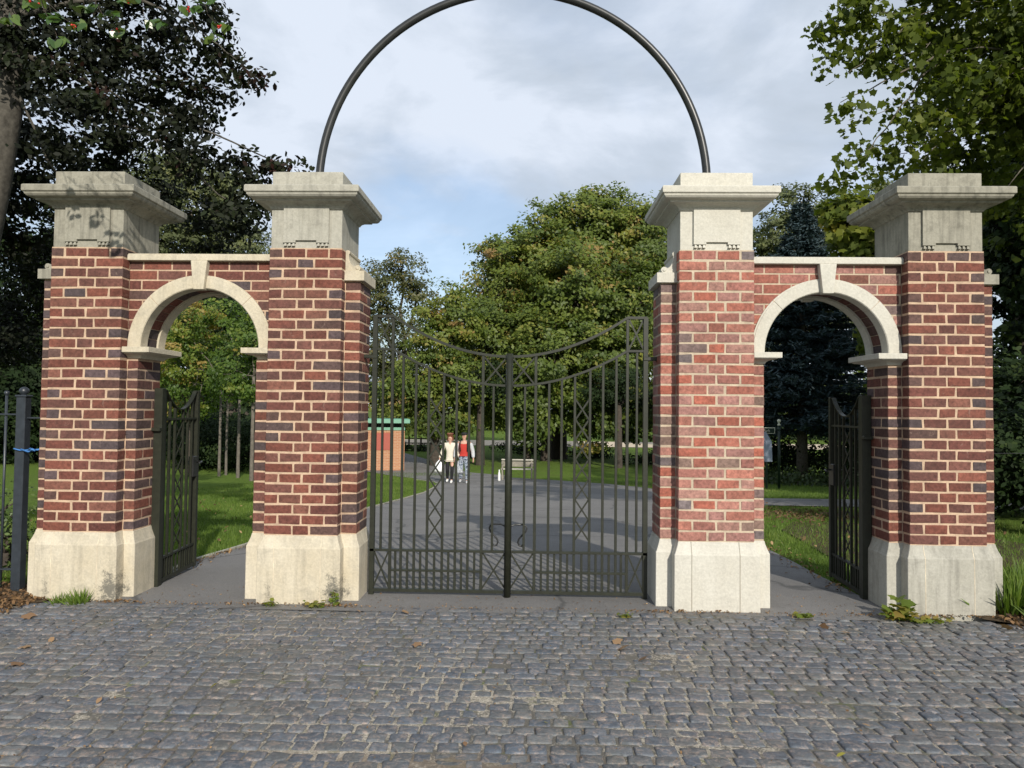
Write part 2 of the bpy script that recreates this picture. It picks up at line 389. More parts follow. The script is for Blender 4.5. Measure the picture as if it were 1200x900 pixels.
# cobbles: one sheet of worn granite setts over a sandy bed
def cobble_y(x):   # back edge of the setts
    return -.075+.03*math.sin(x*2.3)*math.sin(x*5.1+1)-(.03 if x > .9 else 0) if -3.35 < x < 3.35 else -.10-.75*min(1.2, (abs(x)-3.35))
def cobbles():
    V = []; Fc = []; C = []
    def hn(x, y): return .0028*math.sin(1.7*x+.6*math.sin(2.3*y))+.003*math.sin(2.9*y+1.3*x+1)
    row = -.05; r = 0
    while row > -9.0:
        pitch = random.uniform(.078, .092)
        near = row > -4.9
        x = -6.2+random.uniform(0, .1) if near else -4
        xe = 6.2 if near else 4
        wob = random.uniform(0, 6)
        while x < xe:
            w = random.uniform(.080, .128)
            if random.random() < .07: w *= 1.25
            yc = row-pitch/2+.010*math.sin(x*1.1+wob)+.02*math.sin(x*.5)
            if yc+pitch/2 < cobble_y(x+w/2)+.02 and random.random() > .004:
                gap = random.uniform(.0015, .0055)
                hx, hy = w/2-gap*1.15, pitch/2-gap*.45
                cxx = x+w/2; top = hn(cxx, yc)+random.gauss(.0, .0022)
                tx, ty = random.gauss(0, .025), random.gauss(0, .03)
                base = random.choice([(.084, .094, .107), (.092, .100, .110), (.098, .104, .108), (.074, .087, .104), (.108, .112, .112), (.088, .097, .109), (.091, .098, .102)])
                f = random.uniform(.92, 1.34); base = tuple(c*f for c in base)
                ang = random.gauss(0, .05); ca, sa = math.cos(ang), math.sin(ang)
                b0 = len(V); K = 10
                rings = [(1.0, -.03), (1.0, -.005), (.93, .0012), (.74, .0030)]
                rad = [random.uniform(.90, 1.07) for _ in range(K)]
                for s, z in rings:
                    for k in range(K):
                        a = 2*math.pi*(k+.5)/K; cx_, sy_ = math.cos(a), math.sin(a)
                        e = .24
                        px = math.copysign(abs(cx_)**e, cx_)*hx*s*rad[k]; py = math.copysign(abs(sy_)**e, sy_)*hy*s*rad[k]
                        X = cxx+px*ca-py*sa; Y = yc+px*sa+py*ca
                        V.append((X, Y, top+z+px*tx+py*ty+(random.gauss(0, .0011) if z > 0 else 0))); C.append(base)
                V.append((cxx, yc, top+.0032+random.gauss(0, .0008))); C.append(base)
                for q in range(3):
                    for k in range(K):
                        a = b0+q*K+k; b = b0+q*K+(k+1) % K; Fc.append((a, b, b+K, a+K))
                for k in range(K): Fc.append((b0+3*K+k, b0+3*K+(k+1) % K, b0+4*K))
            x += w
        row -= pitch; r += 1
    me = bpy.data.meshes.new('cobbles'); me.from_pydata(V, [], Fc); me.materials.append(M['sett'])
    me.polygons.foreach_set('use_smooth', [True]*len(Fc))
    ca = me.color_attributes.new('Col', 'FLOAT_COLOR', 'POINT')
    ca.data.foreach_set('color', np.array([(*c, 1) for c in C], dtype=np.float32).ravel())
    o = link('cobbled_forecourt', me); o['kind'] = 'structure'
    # sandy bed that rises between and over some stones
    xs = np.arange(-6.4, 6.4, .045); ys = np.arange(-9.2, -.04, .045)
    def zf(X, Y):
        b = .0028*np.sin(1.7*X+.6*np.sin(2.3*Y))+.003*np.sin(2.9*Y+1.3*X+1)-.0045+.0022*np.exp(-((X+.2)/1.9)**2)
        n = np.zeros_like(X)
        for k in range(14):
            a, c, p, q = rng.uniform(.6, 5), rng.uniform(.6, 6), rng.uniform(0, 6), rng.uniform(0, 6)
            n += np.sin(a*X+p)*np.sin(c*Y+q)/14**.5
        b += np.clip(n-.55, -.3, .8)*.0050
        b += .0105*np.exp(-(((X+.10)/.26)**2+((Y+2.42)/.13)**2))       # dirt patch at the foot of the photo
        b += .0075*np.exp(-(((X-.42)/.3)**2+((Y+2.50)/.10)**2))
        edge = np.where(np.abs(X) > 3.35, -.10-.75*np.minimum(1.2, np.abs(X)-3.35), -.10)
        b = np.where(Y > edge+.02, -.03, b)
        return b
    grid_mesh('cobble_bed', xs, ys, zf, M['sand'])
cobbles()
# soil borders beside the outer piers
for sx in (-1, 1):
    P = []
    ribbon('soil_border', [(sx*3.3, -.13), (sx*3.7, -.38), (sx*4.3, -.85), (sx*6.2, -1.05)], [(sx*3.3, 1.0+1.6*(sx>0)), (sx*3.7, 1.2+4*(sx>0)), (sx*4.3, 1.5+5*(sx>0)), (sx*6.2, 1.6+5*(sx>0))], .012, M['soil'], across=5)

# ------------------------------------------------------------------ leaves
def rand_dirs(n):
    d = rng.normal(size=(n, 3)); return d/np.linalg.norm(d, axis=1, keepdims=True)
SH = {
 'quad': [(-.5, 0, 0), (-.05, -.30, .06), (.5, 0, 0), (-.05, .30, .06)],
 'oval': [(-.5, 0, 0), (-.2, -.22, .05), (.15, -.25, .05), (.5, 0, -.04), (.15, .25, .05), (-.2, .22, .05)],
 'needle': [(-.5, -.09, 0), (.5, -.12, 0), (.55, .1, .0), (-.5, .09, 0)],
 'blade': [(0, -.06, 0), (0, .06, 0), (1, 0, 0)],
}
ml = []
for k, (a, r) in enumerate([(180, .42), (150, .30), (128, .50), (100, .26), (68, .56), (45, .30), (22, .36), (0, .62)]): ml.append((r*math.cos(R(a)), r*math.sin(R(a)), .03*(a % 50 > 20)))
ml = [(-.40, 0, 0), (-.36, .20, .02), (-.36, .44, -.02), (-.14, .36, .02), (.02, .38, .0), (.20, .56, -.05), (.24, .33, .0), (.33, .25, .02), (.42, .17, -.01), (.62, 0, -.06)]
SH['maple'] = ml + [(x, -y, z) for x, y, z in reversed(ml[1:-1])]
def leaves(name, P, size, tone, shape, mat, parent=None, nrm=None, spread=1.0, axis=None):
    n = len(P); T = np.array(SH[shape]); k = len(T)
    if nrm is None: nrm = np.tile([0, 0, 1.0], (n, 1))
    nn = nrm + rng.normal(size=(n, 3))*spread; nn /= np.linalg.norm(nn, axis=1, keepdims=True)+1e-9
    a = rand_dirs(n) if axis is None else axis
    u = a-nn*np.sum(a*nn, 1, keepdims=True); u /= np.linalg.norm(u, axis=1, keepdims=True)+1e-9
    w = np.cross(nn, u); s = np.broadcast_to(size, (n,))[:, None, None]
    if shape == 'blade': u = a
    V = P[:, None, :]+s*(T[None, :, 0:1]*u[:, None, :]+T[None, :, 1:2]*w[:, None, :]+T[None, :, 2:3]*nn[:, None, :])
    V = V.reshape(-1, 3).astype(np.float32)
    me = bpy.data.meshes.new(name); me.vertices.add(n*k); me.loops.add(n*k); me.polygons.add(n)
    me.vertices.foreach_set('co', V.ravel()); me.loops.foreach_set('vertex_index', np.arange(n*k, dtype=np.int32))
    me.polygons.foreach_set('loop_start', np.arange(0, n*k, k, dtype=np.int32))
    me.polygons.foreach_set('loop_total', np.full(n, k, dtype=np.int32))
    at_ = me.attributes.new('tone', 'FLOAT', 'POINT'); at_.data.foreach_set('value', np.repeat(np.clip(tone, 0, 1), k).astype(np.float32))
    me.materials.append(mat); me.update(calc_edges=True); me.validate()
    return link(name, me, parent)
def crown_points(lobes, nclump, nleaf, rs=.26, flat=.7, tsd=.22, tbase=.35, inner=.62):
    """lobes: (centre, (rx,ry,rz)[, tone shift]); leaf clumps sit on and in the shell of each lobe"""
    P, T, Nn, CC = [], [], [], []
    for lb in lobes:
        c = np.array(lb[0]); r = np.array(lb[1]); ts = lb[2] if len(lb) > 2 else 0
        vol = (r[0]*r[1]*r[2])**(2/3)
        m = max(3, int(nclump*vol))
        d = rand_dirs(m); q = rng.uniform(inner, 1.0, (m, 1))
        cc = c+d*r*q; CC += list(cc)
        for j in range(m):
            k = max(4, int(nleaf*rng.uniform(.5, 1.5))); sc = rs*rng.uniform(.6, 1.3)
            off = rng.normal(size=(k, 3)); off *= (rng.uniform(.3, 1, (k, 1))/(np.linalg.norm(off, axis=1, keepdims=True)+.3))
            off *= sc*np.array([1.3, 1.3, flat])*1.6
            P.append(cc[j]+off)
            T.append(tbase+ts+rng.normal(0, tsd)+rng.normal(0, .09, k))
            Nn.append(np.tile(d[j]*1.1+np.array([.12, -.35, .55]), (k, 1)))
    return np.concatenate(P), np.concatenate(T), np.concatenate(Nn), CC
def limb(mb, a, b, r0, r1, n=6, wob=.06, seg=5, sag=0):
    a, b = Vector(a), Vector(b); L = (b-a).length; pts = []; rr = []
    for i in range(seg+1):
        t = i/seg; p = a.lerp(b, t)
        if 0 < i < seg: p += Vector([random.gauss(0, wob*L*.35) for _ in range(3)])
        p.z += sag*L*math.sin(math.pi*t); pts.append(p); rr.append(r0+(r1-r0)*t)
    mb.smooth = True; mb.tube(pts, rr, n); return pts
def tree(name, base, lobes, trunk_r, label, cat, lf, shape='quad', size=.16, nclump=9, nleaf=60, rs=.3, bark='bark', group=None, fork=.35, lean=(0, 0), twigs=.3, spread=.6, **kw):
    e = empty(name, base); tag(e, label, cat, group)
    L = [((Vector(l[0])-Vector(base)), l[1], *l[2:]) for l in lobes]
    P, T, Nn, CC = crown_points([(tuple(l[0]), *l[1:]) for l in L], nclump, nleaf, rs, **kw)
    mb = MB(); top = max(l[0].z for l in L); fk = Vector((lean[0], lean[1], top*fork))
    mb.smooth = True
    mb.tube([(0, 0, -.15), (lean[0]*.05, lean[1]*.05, .1), (lean[0]*.4, lean[1]*.4, fk.z*.5), fk], [trunk_r*1.35, trunk_r*1.08, trunk_r*.9, trunk_r*.75], 10)
    ends = []
    for l in L:
        pts = limb(mb, fk, l[0], trunk_r*.55, trunk_r*.16, 6, .1, 5, .05); ends.append((l[0], pts))
    for c in CC:
        if random.random() < twigs:
            c = Vector(c); l, pts = min(ends, key=lambda q: (q[0]-c).length)
            p = min(pts[2:], key=lambda q: (q-c).length); limb(mb, p, c, trunk_r*.12+.006, .006, 4, .08, 3)
    mb.build('trunk', M[bark], e, normals=False)
    leaves('crown', P, size*rng.uniform(.6, 1.25, len(P)), T, shape, M[lf], e, Nn, spread)
    return e

def lob(px, py, Y, rpx, ts=0, asp=(1, 1, 1)):
    c = at(px, py, Y); s = (Y+CD)/F; r = rpx*s
    return (tuple(c), (r*asp[0], r*asp[1], r*asp[2]), ts)
exec_trees = True
def gp(px, Y):   # ground point on depth Y under pixel column px
    p = at(px, 500, Y); return (p.x, Y, h(Y)-.02)

if exec_trees:
    Y = 40
    tree('sycamore_tree', gp(655, Y), [lob(690, 290, Y, 62, .1), lob(625, 305, Y-1, 55, .12), lob(750, 300, Y, 52, .08), lob(600, 335, Y-2, 52, .28), lob(665, 340, Y-4, 66, .12),
        lob(740, 370, Y-3, 66, 0), lob(590, 400, Y-3, 62, .08), lob(650, 420, Y-5, 72, .05), lob(720, 440, Y-4, 66, -.05), lob(790, 390, Y-1, 60, .0), lob(560, 450, Y-2, 52, -.05), lob(620, 475, Y-5, 48, -.15), lob(690, 485, Y-5, 45, -.2), lob(760, 480, Y-3, 45, -.15), lob(690, 245, Y, 26, .1), lob(650, 262, Y, 36, .1), lob(745, 262, Y, 38, .1), lob(705, 300, Y+2, 78, .05), lob(610, 345, Y+2, 66, .1), lob(770, 345, Y+2, 66, 0), lob(660, 400, Y+2, 90, -.05), lob(575, 420, Y+1, 60, 0), lob(715, 252, Y, 34, .15), lob(580,300,Y,26,.3)],
        .5, 'large broad sycamore with yellowing green crown, central behind the double gate', 'tree', 'lf_syc', size=.25, nclump=15, nleaf=68, rs=.52, fork=.3, bark='bark_dark', inner=.4)
    Y = 52
    tree('ash_tree', gp(462, Y), [lob(440, 330, Y, 30), lob(470, 320, Y, 32, .1), lob(490, 345, Y, 24), lob(455, 370, Y, 32), lob(425, 365, Y, 25), lob(485, 400, Y, 30), lob(440, 420, Y, 36), lob(480, 450, Y, 40)],
        .35, 'loose olive coloured tree with open crown and sky gaps, left of the sycamore', 'tree', 'lf_olive', size=.24, nclump=13, nleaf=40, rs=.5, twigs=.5, inner=.4)
    Y = 33
    tree('lime_tree', gp(510, Y), [lob(515, 400, Y, 36, .1), lob(540, 380, Y, 30, .15), lob(500, 440, Y, 40), lob(530, 445, Y, 38), lob(490, 480, Y, 34, .05), lob(525, 490, Y, 28, -.1), lob(530, 350, Y+3, 26, .1), lob(505, 370, Y, 22, .2), lob(465, 465, Y, 30, .1)],
        .26, 'smaller dense green tree in front of the sycamore left side, above the kiosk path', 'tree', 'lf_syc', size=.21, nclump=19, nleaf=66, rs=.4, bark='bark_dark', inner=.4)
    # grove under the sycamore
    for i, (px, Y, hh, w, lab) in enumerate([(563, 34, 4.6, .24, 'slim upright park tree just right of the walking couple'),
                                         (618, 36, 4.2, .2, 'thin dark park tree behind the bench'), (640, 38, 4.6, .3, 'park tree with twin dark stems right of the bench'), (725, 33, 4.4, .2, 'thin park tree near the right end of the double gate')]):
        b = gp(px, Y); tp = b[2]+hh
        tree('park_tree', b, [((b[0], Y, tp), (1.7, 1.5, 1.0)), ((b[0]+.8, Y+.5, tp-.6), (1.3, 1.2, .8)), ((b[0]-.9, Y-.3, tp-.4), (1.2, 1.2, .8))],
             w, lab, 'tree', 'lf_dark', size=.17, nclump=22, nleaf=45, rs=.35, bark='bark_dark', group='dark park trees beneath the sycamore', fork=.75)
    # left arch: slim young trees
    spots = [(258, 23, .055, 'slim pale trunked young tree seen through left arch, leftmost of the slim ones', [(205, 420, 38, .3), (215, 385, 26, .2), (230, 450, 30, .0)]),
             (266, 24, .05, 'slim young tree second from left through the left arch', [(245, 400, 34, .2), (240, 370, 26, .45)]),
             (280, 22, .062, 'slim upright young tree third from left through the left arch', [(275, 430, 34, -.1), (265, 375, 30, 0)]),
             (296, 20, .068, 'slim young tree beside the right edge of the left arch opening', [(300, 400, 34, -.1), (290, 440, 36, -.15), (320, 360, 30, 0)])]
    for px, Y, w, lab, lbs in spots:
        tree('young_tree', gp(px, Y), [lob(a, b, Y, r, t) for a, b, r, t in lbs], w, lab, 'tree', 'lf_young', size=.15, nclump=26, nleaf=60, rs=.26, bark='bark_pale', group='slim young trees on the left lawn', fork=.6, tbase=.4)
    Y = 25
    tree('field_maple', gp(225, Y), [lob(195, 400, Y, 30, .3), lob(210, 440, Y, 32, .1), lob(200, 470, Y, 26, .35), lob(240, 470, Y, 24, 0)], .22, 'bushy yellow green tree low behind the left arch pedestrian gate', 'tree', 'lf_young', size=.16, nclump=18, nleaf=60, rs=.3, bark='bark_dark')
    Y = 42
    tree('willow_tree', gp(230, Y), [lob(230, 250, Y, 60), lob(190, 290, Y, 60), lob(280, 300, Y, 48), lob(250, 340, Y, 60), lob(200, 370, Y, 60), lob(265, 225, Y, 30), lob(160, 230, Y, 50), lob(290, 380, Y, 50), lob(210, 200, Y, 36), lob(330,330,Y,34), lob(365, 370, Y, 34), lob(400, 400, Y, 30)],
        .45, 'tall pale grey green willow rising behind the left archway coping', 'tree', 'lf_pale', size=.25, nclump=15, nleaf=64, rs=.5, inner=.4)
    # dark wood on the left
    for i, (px, Y, rad, top, lab) in enumerate([(-60, 30, 120, 190, 'dark evergreen tree beyond the railing at far left edge'), (70, 33, 95, 230, 'dark dense tree behind the leftmost pier'), (170, 36, 75, 300, 'low dark evergreen behind the left arch lawn'), (270, 34, 70, 330, 'dark evergreen behind the slim young trees'), (340, 38, 60, 360, 'dark evergreen hidden behind the inner left pier')]):
        b = gp(px, Y); lbs = []
        yb = 540-rad*.45
        while yb > top+rad*.4:
            lbs.append(lob(px+random.uniform(-.35, .35)*rad, yb, Y+random.uniform(-1, 1), rad*.62, 0, (1.1, .8, 1))); yb -= rad*.42
        lbs.append(lob(px-rad*.6, 535-rad*.35, Y, rad*.45)); lbs.append(lob(px+rad*.6, 535-rad*.35, Y, rad*.45))
        tree('evergreen_tree', b, lbs, .3, lab, 'tree', 'lf_dark', size=.30, nclump=12, nleaf=78, rs=.6, bark='bark_dark', group='dark evergreens along the left side', inner=.2)
    # copper beech near left
    Y = 2.6
    lb = [lob(60, 60, Y, 75), lob(150, 40, Y+.5, 75), lob(225, 30, Y, 45), lob(100, 150, Y, 75), lob(190, 120, Y, 65), lob(235, 95, Y, 36), lob(20, 180, Y+1, 80), lob(150, 220, Y+2, 60, .1),
          lob(230, 190, Y, 40), lob(285, 200, Y, 30, .1), lob(330, 195, Y, 17, .3), lob(280, 250, Y, 32), lob(240, 265, Y+1, 36), lob(300, 230, Y, 20, .1), lob(20, 260, Y+2, 70), lob(60, 330, Y+3, 60), lob(10, 400, Y+3, 55), lob(272, 82, Y, 16, .2), lob(296,92,Y,10,.3),
          lob(-60, 60, Y+1, 110), lob(-80, 220, Y+1, 110), lob(60, -70, Y, 110), lob(180, -80, Y, 90), lob(20, -200, Y+1, 130)]
    e = empty('copper_beech', (-6.6, Y, h(Y))); tag(e, 'near dark purple copper beech with leaning grey trunk filling the upper left', 'tree')
    P, T, Nn, CC = crown_points(lb, 95, 52, .17, flat=.55, tsd=.2, tbase=.4, inner=.35)
    sel = rng.random(len(P)) < 1.0; P, T, Nn = P[sel], T[sel], Nn[sel]
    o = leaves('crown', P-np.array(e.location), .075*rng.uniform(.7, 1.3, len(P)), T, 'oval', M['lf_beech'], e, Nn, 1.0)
    mb = MB(); mb.smooth = True; o_ = Vector(e.location)
    tp = [o_+Vector((0, 0, -.1)), o_+Vector((.1, 0, .5)), at(-8, 215, Y), at(8, 120, Y), at(12, 40, Y), at(20, -60, Y), at(60, -200, Y)]
    mb.tube([p-o_ for p in tp], [.34, .25, .175, .165, .14, .12, .06], 14)
    for a, b, r in [((12, 60), (160, 120), .045), ((14, 20), (150, -10), .05), ((12, 90), (130, 330), .018), ((20, -60), (230, 30), .05), ((10, 100), (250, 190), .03), ((160, 120), (340, 195), .014), ((230, 30), (300, 92), .010), ((12, 60), (-80, -40), .06), ((150, 140), (290, 250), .012)]:
        limb(mb, at(*a, Y)-o_, at(*b, Y)-o_, r, .006, 6, .03, 8)
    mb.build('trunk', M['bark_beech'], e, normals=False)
    # right: spruce, willow behind, evergreens, maple overhang
    def spruce(px, Y, top_px, bot_px, rad, label):
        b = gp(px, Y); e = empty('blue_spruce', b); tag(e, label, 'tree')
        zt = at(px, top_px, Y).z-b[2]; zb = at(px, bot_px, Y).z-b[2]
        P, T, A, Nn = [], [], [], []; mb = MB(); mb.smooth = True
        mb.tube([(0, 0, -.1), (0, 0, zb), (0, 0, zt)], [.26, .2, .02], 10)
        z = zb
        while z < zt-.1:
            f = 1-(z-zb)/(zt-zb); r = rad*(f**.85)+.15; nb = int(9+12*f)
            for k in range(nb):
                a = random.uniform(0, 2*math.pi); L = r*random.uniform(.75, 1.1); d = np.array([math.cos(a), math.sin(a), 0])
                m = int(150*L/rad)+20; t = rng.uniform(.1, 1, m)**.7
                wdt = .30*(1-t*.6)*max(.4, f)+.05
                side = np.array([-d[1], d[0], 0])
                droop = -.18*L*t+.16*L*t**3
                p = d*(t*L)[:, None]+side*(rng.normal(0, 1, m)*wdt)[:, None]+np.array([0, 0, z])+np.array([0, 0, 1.])*(droop+rng.normal(0, .05, m)-.05)[:, None]
                P.append(p); T.append(.35+rng.normal(0, .15)+rng.normal(0, .15, m)); ax = d[None]*.8+side*rng.normal(0, .6, (m, 1))+rng.normal(0, .2, (m, 3)); A.append(ax); Nn.append(np.tile([0, 0, 1.], (m, 1)))
                mb.tube([(0, 0, z), (d[0]*L*.5, d[1]*L*.5, z-.09*L), (d[0]*L, d[1]*L, z-.04*L)], [.03, .02, .006], 4)
            z += .16+.14*f
        P = np.concatenate(P); A = np.concatenate(A); A /= np.linalg.norm(A, axis=1, keepdims=True)
        leaves('crown', P, .26*rng.uniform(.6, 1.2, len(P)), np.concatenate(T), 'needle', M['lf_spruce'], e, np.concatenate(Nn), .6, A)
        mb.build('trunk', M['bark'], e, normals=False)
    spruce(940, 25, 236, 500, 3.6, 'blue spruce with layered grey blue boughs behind the right arch')
    Y = 48
    tree('birch_tree', gp(940, Y), [lob(930, 245, Y, 30), lob(905, 280, Y, 40), lob(960, 260, Y, 40), lob(990, 300, Y, 45), lob(925, 330, Y, 50), lob(900, 380, Y, 50), lob(985, 380, Y, 50), lob(1030, 240, Y, 40), lob(1060, 300, Y, 50)],
        .35, 'tall pale grey green tree rising behind the right archway coping', 'tree', 'lf_pale', size=.26, nclump=13, nleaf=60, rs=.5, inner=.4)
    Y = 20
    tree('chestnut_tree', gp(1120, Y), [lob(1000, 260, Y, 34, .35), lob(1020, 290, Y, 32, .3), lob(1060, 260, Y, 50, .1), lob(1110, 300, Y, 60), lob(1040, 330, Y, 45), lob(1080, 400, Y, 60), lob(1150, 250, Y, 60), lob(1070, 470, Y, 45), lob(990, 250, Y, 20, .4)],
        .3, 'green tree with large yellow tinged leaves behind the outer right pier', 'tree', 'lf_maple', 'maple', size=.25, nclump=28, nleaf=52, rs=.36, bark='bark_dark', inner=.4)
    for px, Y, rad, top, lab in [(1215, 12, 80, 120, 'tall dark evergreen at the right edge beyond the outer pier'), (1100, 32, 80, 380, 'dark evergreen behind the right arch gate'), (850, 36, 75, 420, 'dark evergreen hidden behind the inner right pier'), (1300, 16, 110, 60, 'dark evergreen tree outside the right edge of the lawn')]:
        b = gp(px, Y); lbs = []; yb = 560-rad*.45
        while yb > top+rad*.4:
            lbs.append(lob(px+random.uniform(-.3, .3)*rad, yb, Y+random.uniform(-.6, .6), rad*.66, 0, (1, .8, 1))); yb -= rad*.42
        tree('evergreen_tree', b, lbs, .22, lab, 'tree', 'lf_dark', size=.19 if Y < 20 else .28, nclump=(40 if Y < 20 else 13), nleaf=64, inner=.3, rs=.3 if Y < 20 else .55, bark='bark_dark', group='dark evergreens along the right side')
    # maple overhanging on the right, near
    e = empty('maple_tree', (7.6, 4.2, h(4.2))); tag(e, 'near maple with large lobed leaves overhanging the upper right corner', 'tree')
    Y = 3.2
    lb = [lob(1000, 15, Y, 38, .05, (1, 1.3, .7)), lob(1050, 50, Y, 45), lob(985, 70, Y, 16), lob(1000, 130, Y, 16), lob(1110, 30, Y+.5, 70), lob(1110, 110, Y, 55), lob(1170, 60, Y, 75), lob(1170, 150, Y+.4, 65), lob(1080, 150, Y, 30), lob(1040, 175, Y, 22), lob(1000, 195, Y, 17), lob(985, 215, Y, 14), lob(1075, 205, Y+.6, 32), lob(1125, 200, Y+1, 42), lob(975, 45, Y, 14), lob(1190, 230, Y+1.5, 45),
          lob(1250, 100, Y, 100), lob(1320, 0, Y, 130), lob(1150, -80, Y, 100), lob(1280, -150, Y+1, 150), lob(1040, -60, Y, 60), lob(1420, -60, Y+2, 160)]
    P, T, Nn, CC = crown_points(lb, 125, 22, .19, flat=.8, tsd=.16, tbase=.35, inner=.3)
    o_ = Vector(e.location)
    leaves('crown', P-np.array(o_), .088*rng.uniform(.55, 1.25, len(P)), T, 'maple', M['lf_maple'], e, Nn, 1.5)
    mb = MB(); mb.smooth = True
    mb.tube([Vector((0, 0, -.1)), Vector((0, 0, 1)), Vector((-.1, 0, 3)), Vector((-.2, 0, 5.5)), Vector((-.2, 0, 8))], [.34, .26, .22, .17, .06], 12)
    for a, b, r in [((1420, 60), (1110, 60), .06), ((1420, -100), (1000, 0), .05), ((1110, 60), (985, 120), .015), ((1110, 60), (1000, 200), .014), ((1200, 60), (1080, 190), .02), ((1060, 30), (990, 90), .008), ((1300, 60), (1180, 220), .03)]:
        limb(mb, at(*a, Y)-o_, at(*b, Y)-o_, r, .004, 6, .04, 8)
    for c in CC:
        c = Vector(c)-o_
        if random.random() < .5:
            limb(mb, c+Vector((random.uniform(.15, .5), .1, random.uniform(0, .3))), c, .006, .002, 4, .05, 3)
    limb(mb, (-.2, 0, 5), at(1420, 60, Y)-o_, .12, .06, 8); limb(mb, (-.2, 0, 6), at(1420, -100, Y)-o_, .1, .05, 8)
    mb.build('trunk', M['bark'], e, normals=False)
    # shade trees outside the frame, right of the forecourt paths
    tree('roadside_tree', (14.5, 8, h(8)), [((14, 8, 7), (3.2, 3, 2.6)), ((12, 9, 9), (3, 3, 2.6)), ((16, 9, 10), (3, 3, 2.6)), ((13, 11, 5), (2.6, 2.6, 2))], .35, 'tall broadleaf tree right of the frame beyond the maple', 'tree', 'lf_maple', size=.24, nclump=9, nleaf=46, rs=.5)
    # near holly, upper left, in front of the gate
    ho = Vector((-5.4, -1.8, 0)); e = empty('holly_tree', ho); tag(e, 'near holly bough with glossy leaves and red berries at the upper left', 'tree')
    mb = MB(); mb.smooth = True
    mb.tube([(0, 0, -.1), (.1, 0, 1.4), (.3, .1, 3.4), (.5, .1, 5.4)], [.12, .09, .07, .03], 10)
    P, T, Nn, CC = crown_points([((-2.75, -1.55, 4.35), (.7, .6, .6)), ((-3.6, -1.8, 4.8), (1, .9, .9)), ((-4.8, -1.8, 4.6), (1, 1, 1.2))], 40, 17, .13, tbase=.4)
    LP = [P-np.array(ho)]; LT = [T]; LN = [Nn]; SZ = [rng.uniform(.05, .085, len(P))]
    for c in CC:
        if random.random() < .6: limb(mb, (.35, .1, 4.0+random.uniform(-.5, .8)), Vector(c)-ho, .012, .004, 5, .03, 5)
    berries = []
    sp = [(40, 6, 1), (88, 32, 1), (100, 12, 0), (136, 40, 1), (152, 2, 1), (66, 50, 0), (182, 30, 0), (222, 12, 1), (258, 33, 1), (60, 22, 0), (240, 3, 0), (128, 20, 0), (15, 25, 0), (112, -8, 1), (200, -6, 0), (250, 46, 0)]
    for i, (x, y, bq) in enumerate(sp):
        Yh = -1.35+random.uniform(-.2, .35); c = at(x, y, Yh)-ho
        k = 8; a = rng.uniform(0, 6.28, k); d = np.stack([np.cos(a), np.sin(a)*.6, np.sin(a)*.6+.15], 1)
        LP.append(np.array(c)+d*.045); LT.append(rng.uniform(.5, 1, k)); LN.append(np.tile([0, -.8, .5], (k, 1))); SZ.append(np.full(k, .07))
        limb(mb, at(x-60+random.uniform(-70, 60), -90, Yh-.1)-ho, c, .0035, .0015, 5, .10, 7)
        if bq:
            berries.append([c+Vector((random.gauss(0, .011), random.gauss(-.012, .008), random.gauss(0, .009))) for _ in range(7)])
    P = np.concatenate(LP); leaves('crown', P, np.concatenate(SZ), np.concatenate(LT), 'oval', M['lf_holly'], e, np.concatenate(LN), .7)
    mb.build('trunk', M['bark_dark'], e, normals=False)
    for cl in berries:
      mb = MB(); mb.smooth = True
      for p in cl: mb.lathe([(.001, -.0065), (.005, -.0045), (.0068, 0), (.005, .0045), (.001, .0065)], p, 8)
      mb.build('berry_cluster', M['berry'], e)
    # shrubs
    def shrub(name, px, Y, w, hh, label, lf='lf_shrub', size=.1, group=None, n=30, nl=40, shape='oval'):
        b = gp(px, Y); z0 = b[2]
        lbs = [((b[0]+random.uniform(-.5, .5)*w, Y+random.uniform(-.3, .3)*w, z0+hh*random.uniform(.3, .65)), (w*.42, w*.4, hh*.36)) for _ in range(5)]
        tree(name, b, lbs, .05, label, 'shrub', lf, shape, size=size, nclump=n, nleaf=nl, rs=.16*max(.5, w), bark='bark_dark', group=group, fork=.4)
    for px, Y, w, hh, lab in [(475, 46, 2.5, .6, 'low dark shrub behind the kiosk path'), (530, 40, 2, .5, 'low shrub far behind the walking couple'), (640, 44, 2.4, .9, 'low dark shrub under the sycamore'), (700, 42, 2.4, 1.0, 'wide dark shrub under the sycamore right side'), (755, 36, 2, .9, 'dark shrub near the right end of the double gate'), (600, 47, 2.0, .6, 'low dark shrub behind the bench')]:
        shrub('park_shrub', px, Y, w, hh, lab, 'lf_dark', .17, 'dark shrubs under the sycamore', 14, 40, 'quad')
    for px, Y, w, hh, lab in [(905, 27, 3, 2.4, 'dark shrub behind the signpost'), (975, 28, 3.2, 1.9, 'dark shrub beside the spruce trunk'), (1020, 24, 2.6, 2.2, 'dark shrub behind the open right pedestrian gate'), (935, 22.5, 3, .45, 'low leafy ground shrub under the spruce'), (980, 22, 2.4, .5, 'low pale leafed shrub at the edge of the crossing path')]:
        shrub('border_shrub', px, Y, w, hh, lab, 'lf_shrub' if hh < 1 else 'lf_dark', .15, 'shrubs around the spruce', 18, 36, 'quad')
    for px, Y, w, hh, lab in [(215, 28, 3, 2.6, 'dark shrub behind the open left pedestrian gate'), (255, 30, 3.5, 3.0, 'tall dark shrub behind the slim trees'), (300, 27, 3, 2.6, 'dark shrub at the right of the left lawn')]:
        shrub('lawn_shrub', px, Y, w, hh, lab, 'lf_dark', .16, 'dark shrubs closing the left lawn', 16, 45, 'quad')
    shrub('variegated_shrub', 12, .75, .55, .9, 'small pale variegated shrub behind the railing post', 'lf_variegated', .05, None, 200, 14)
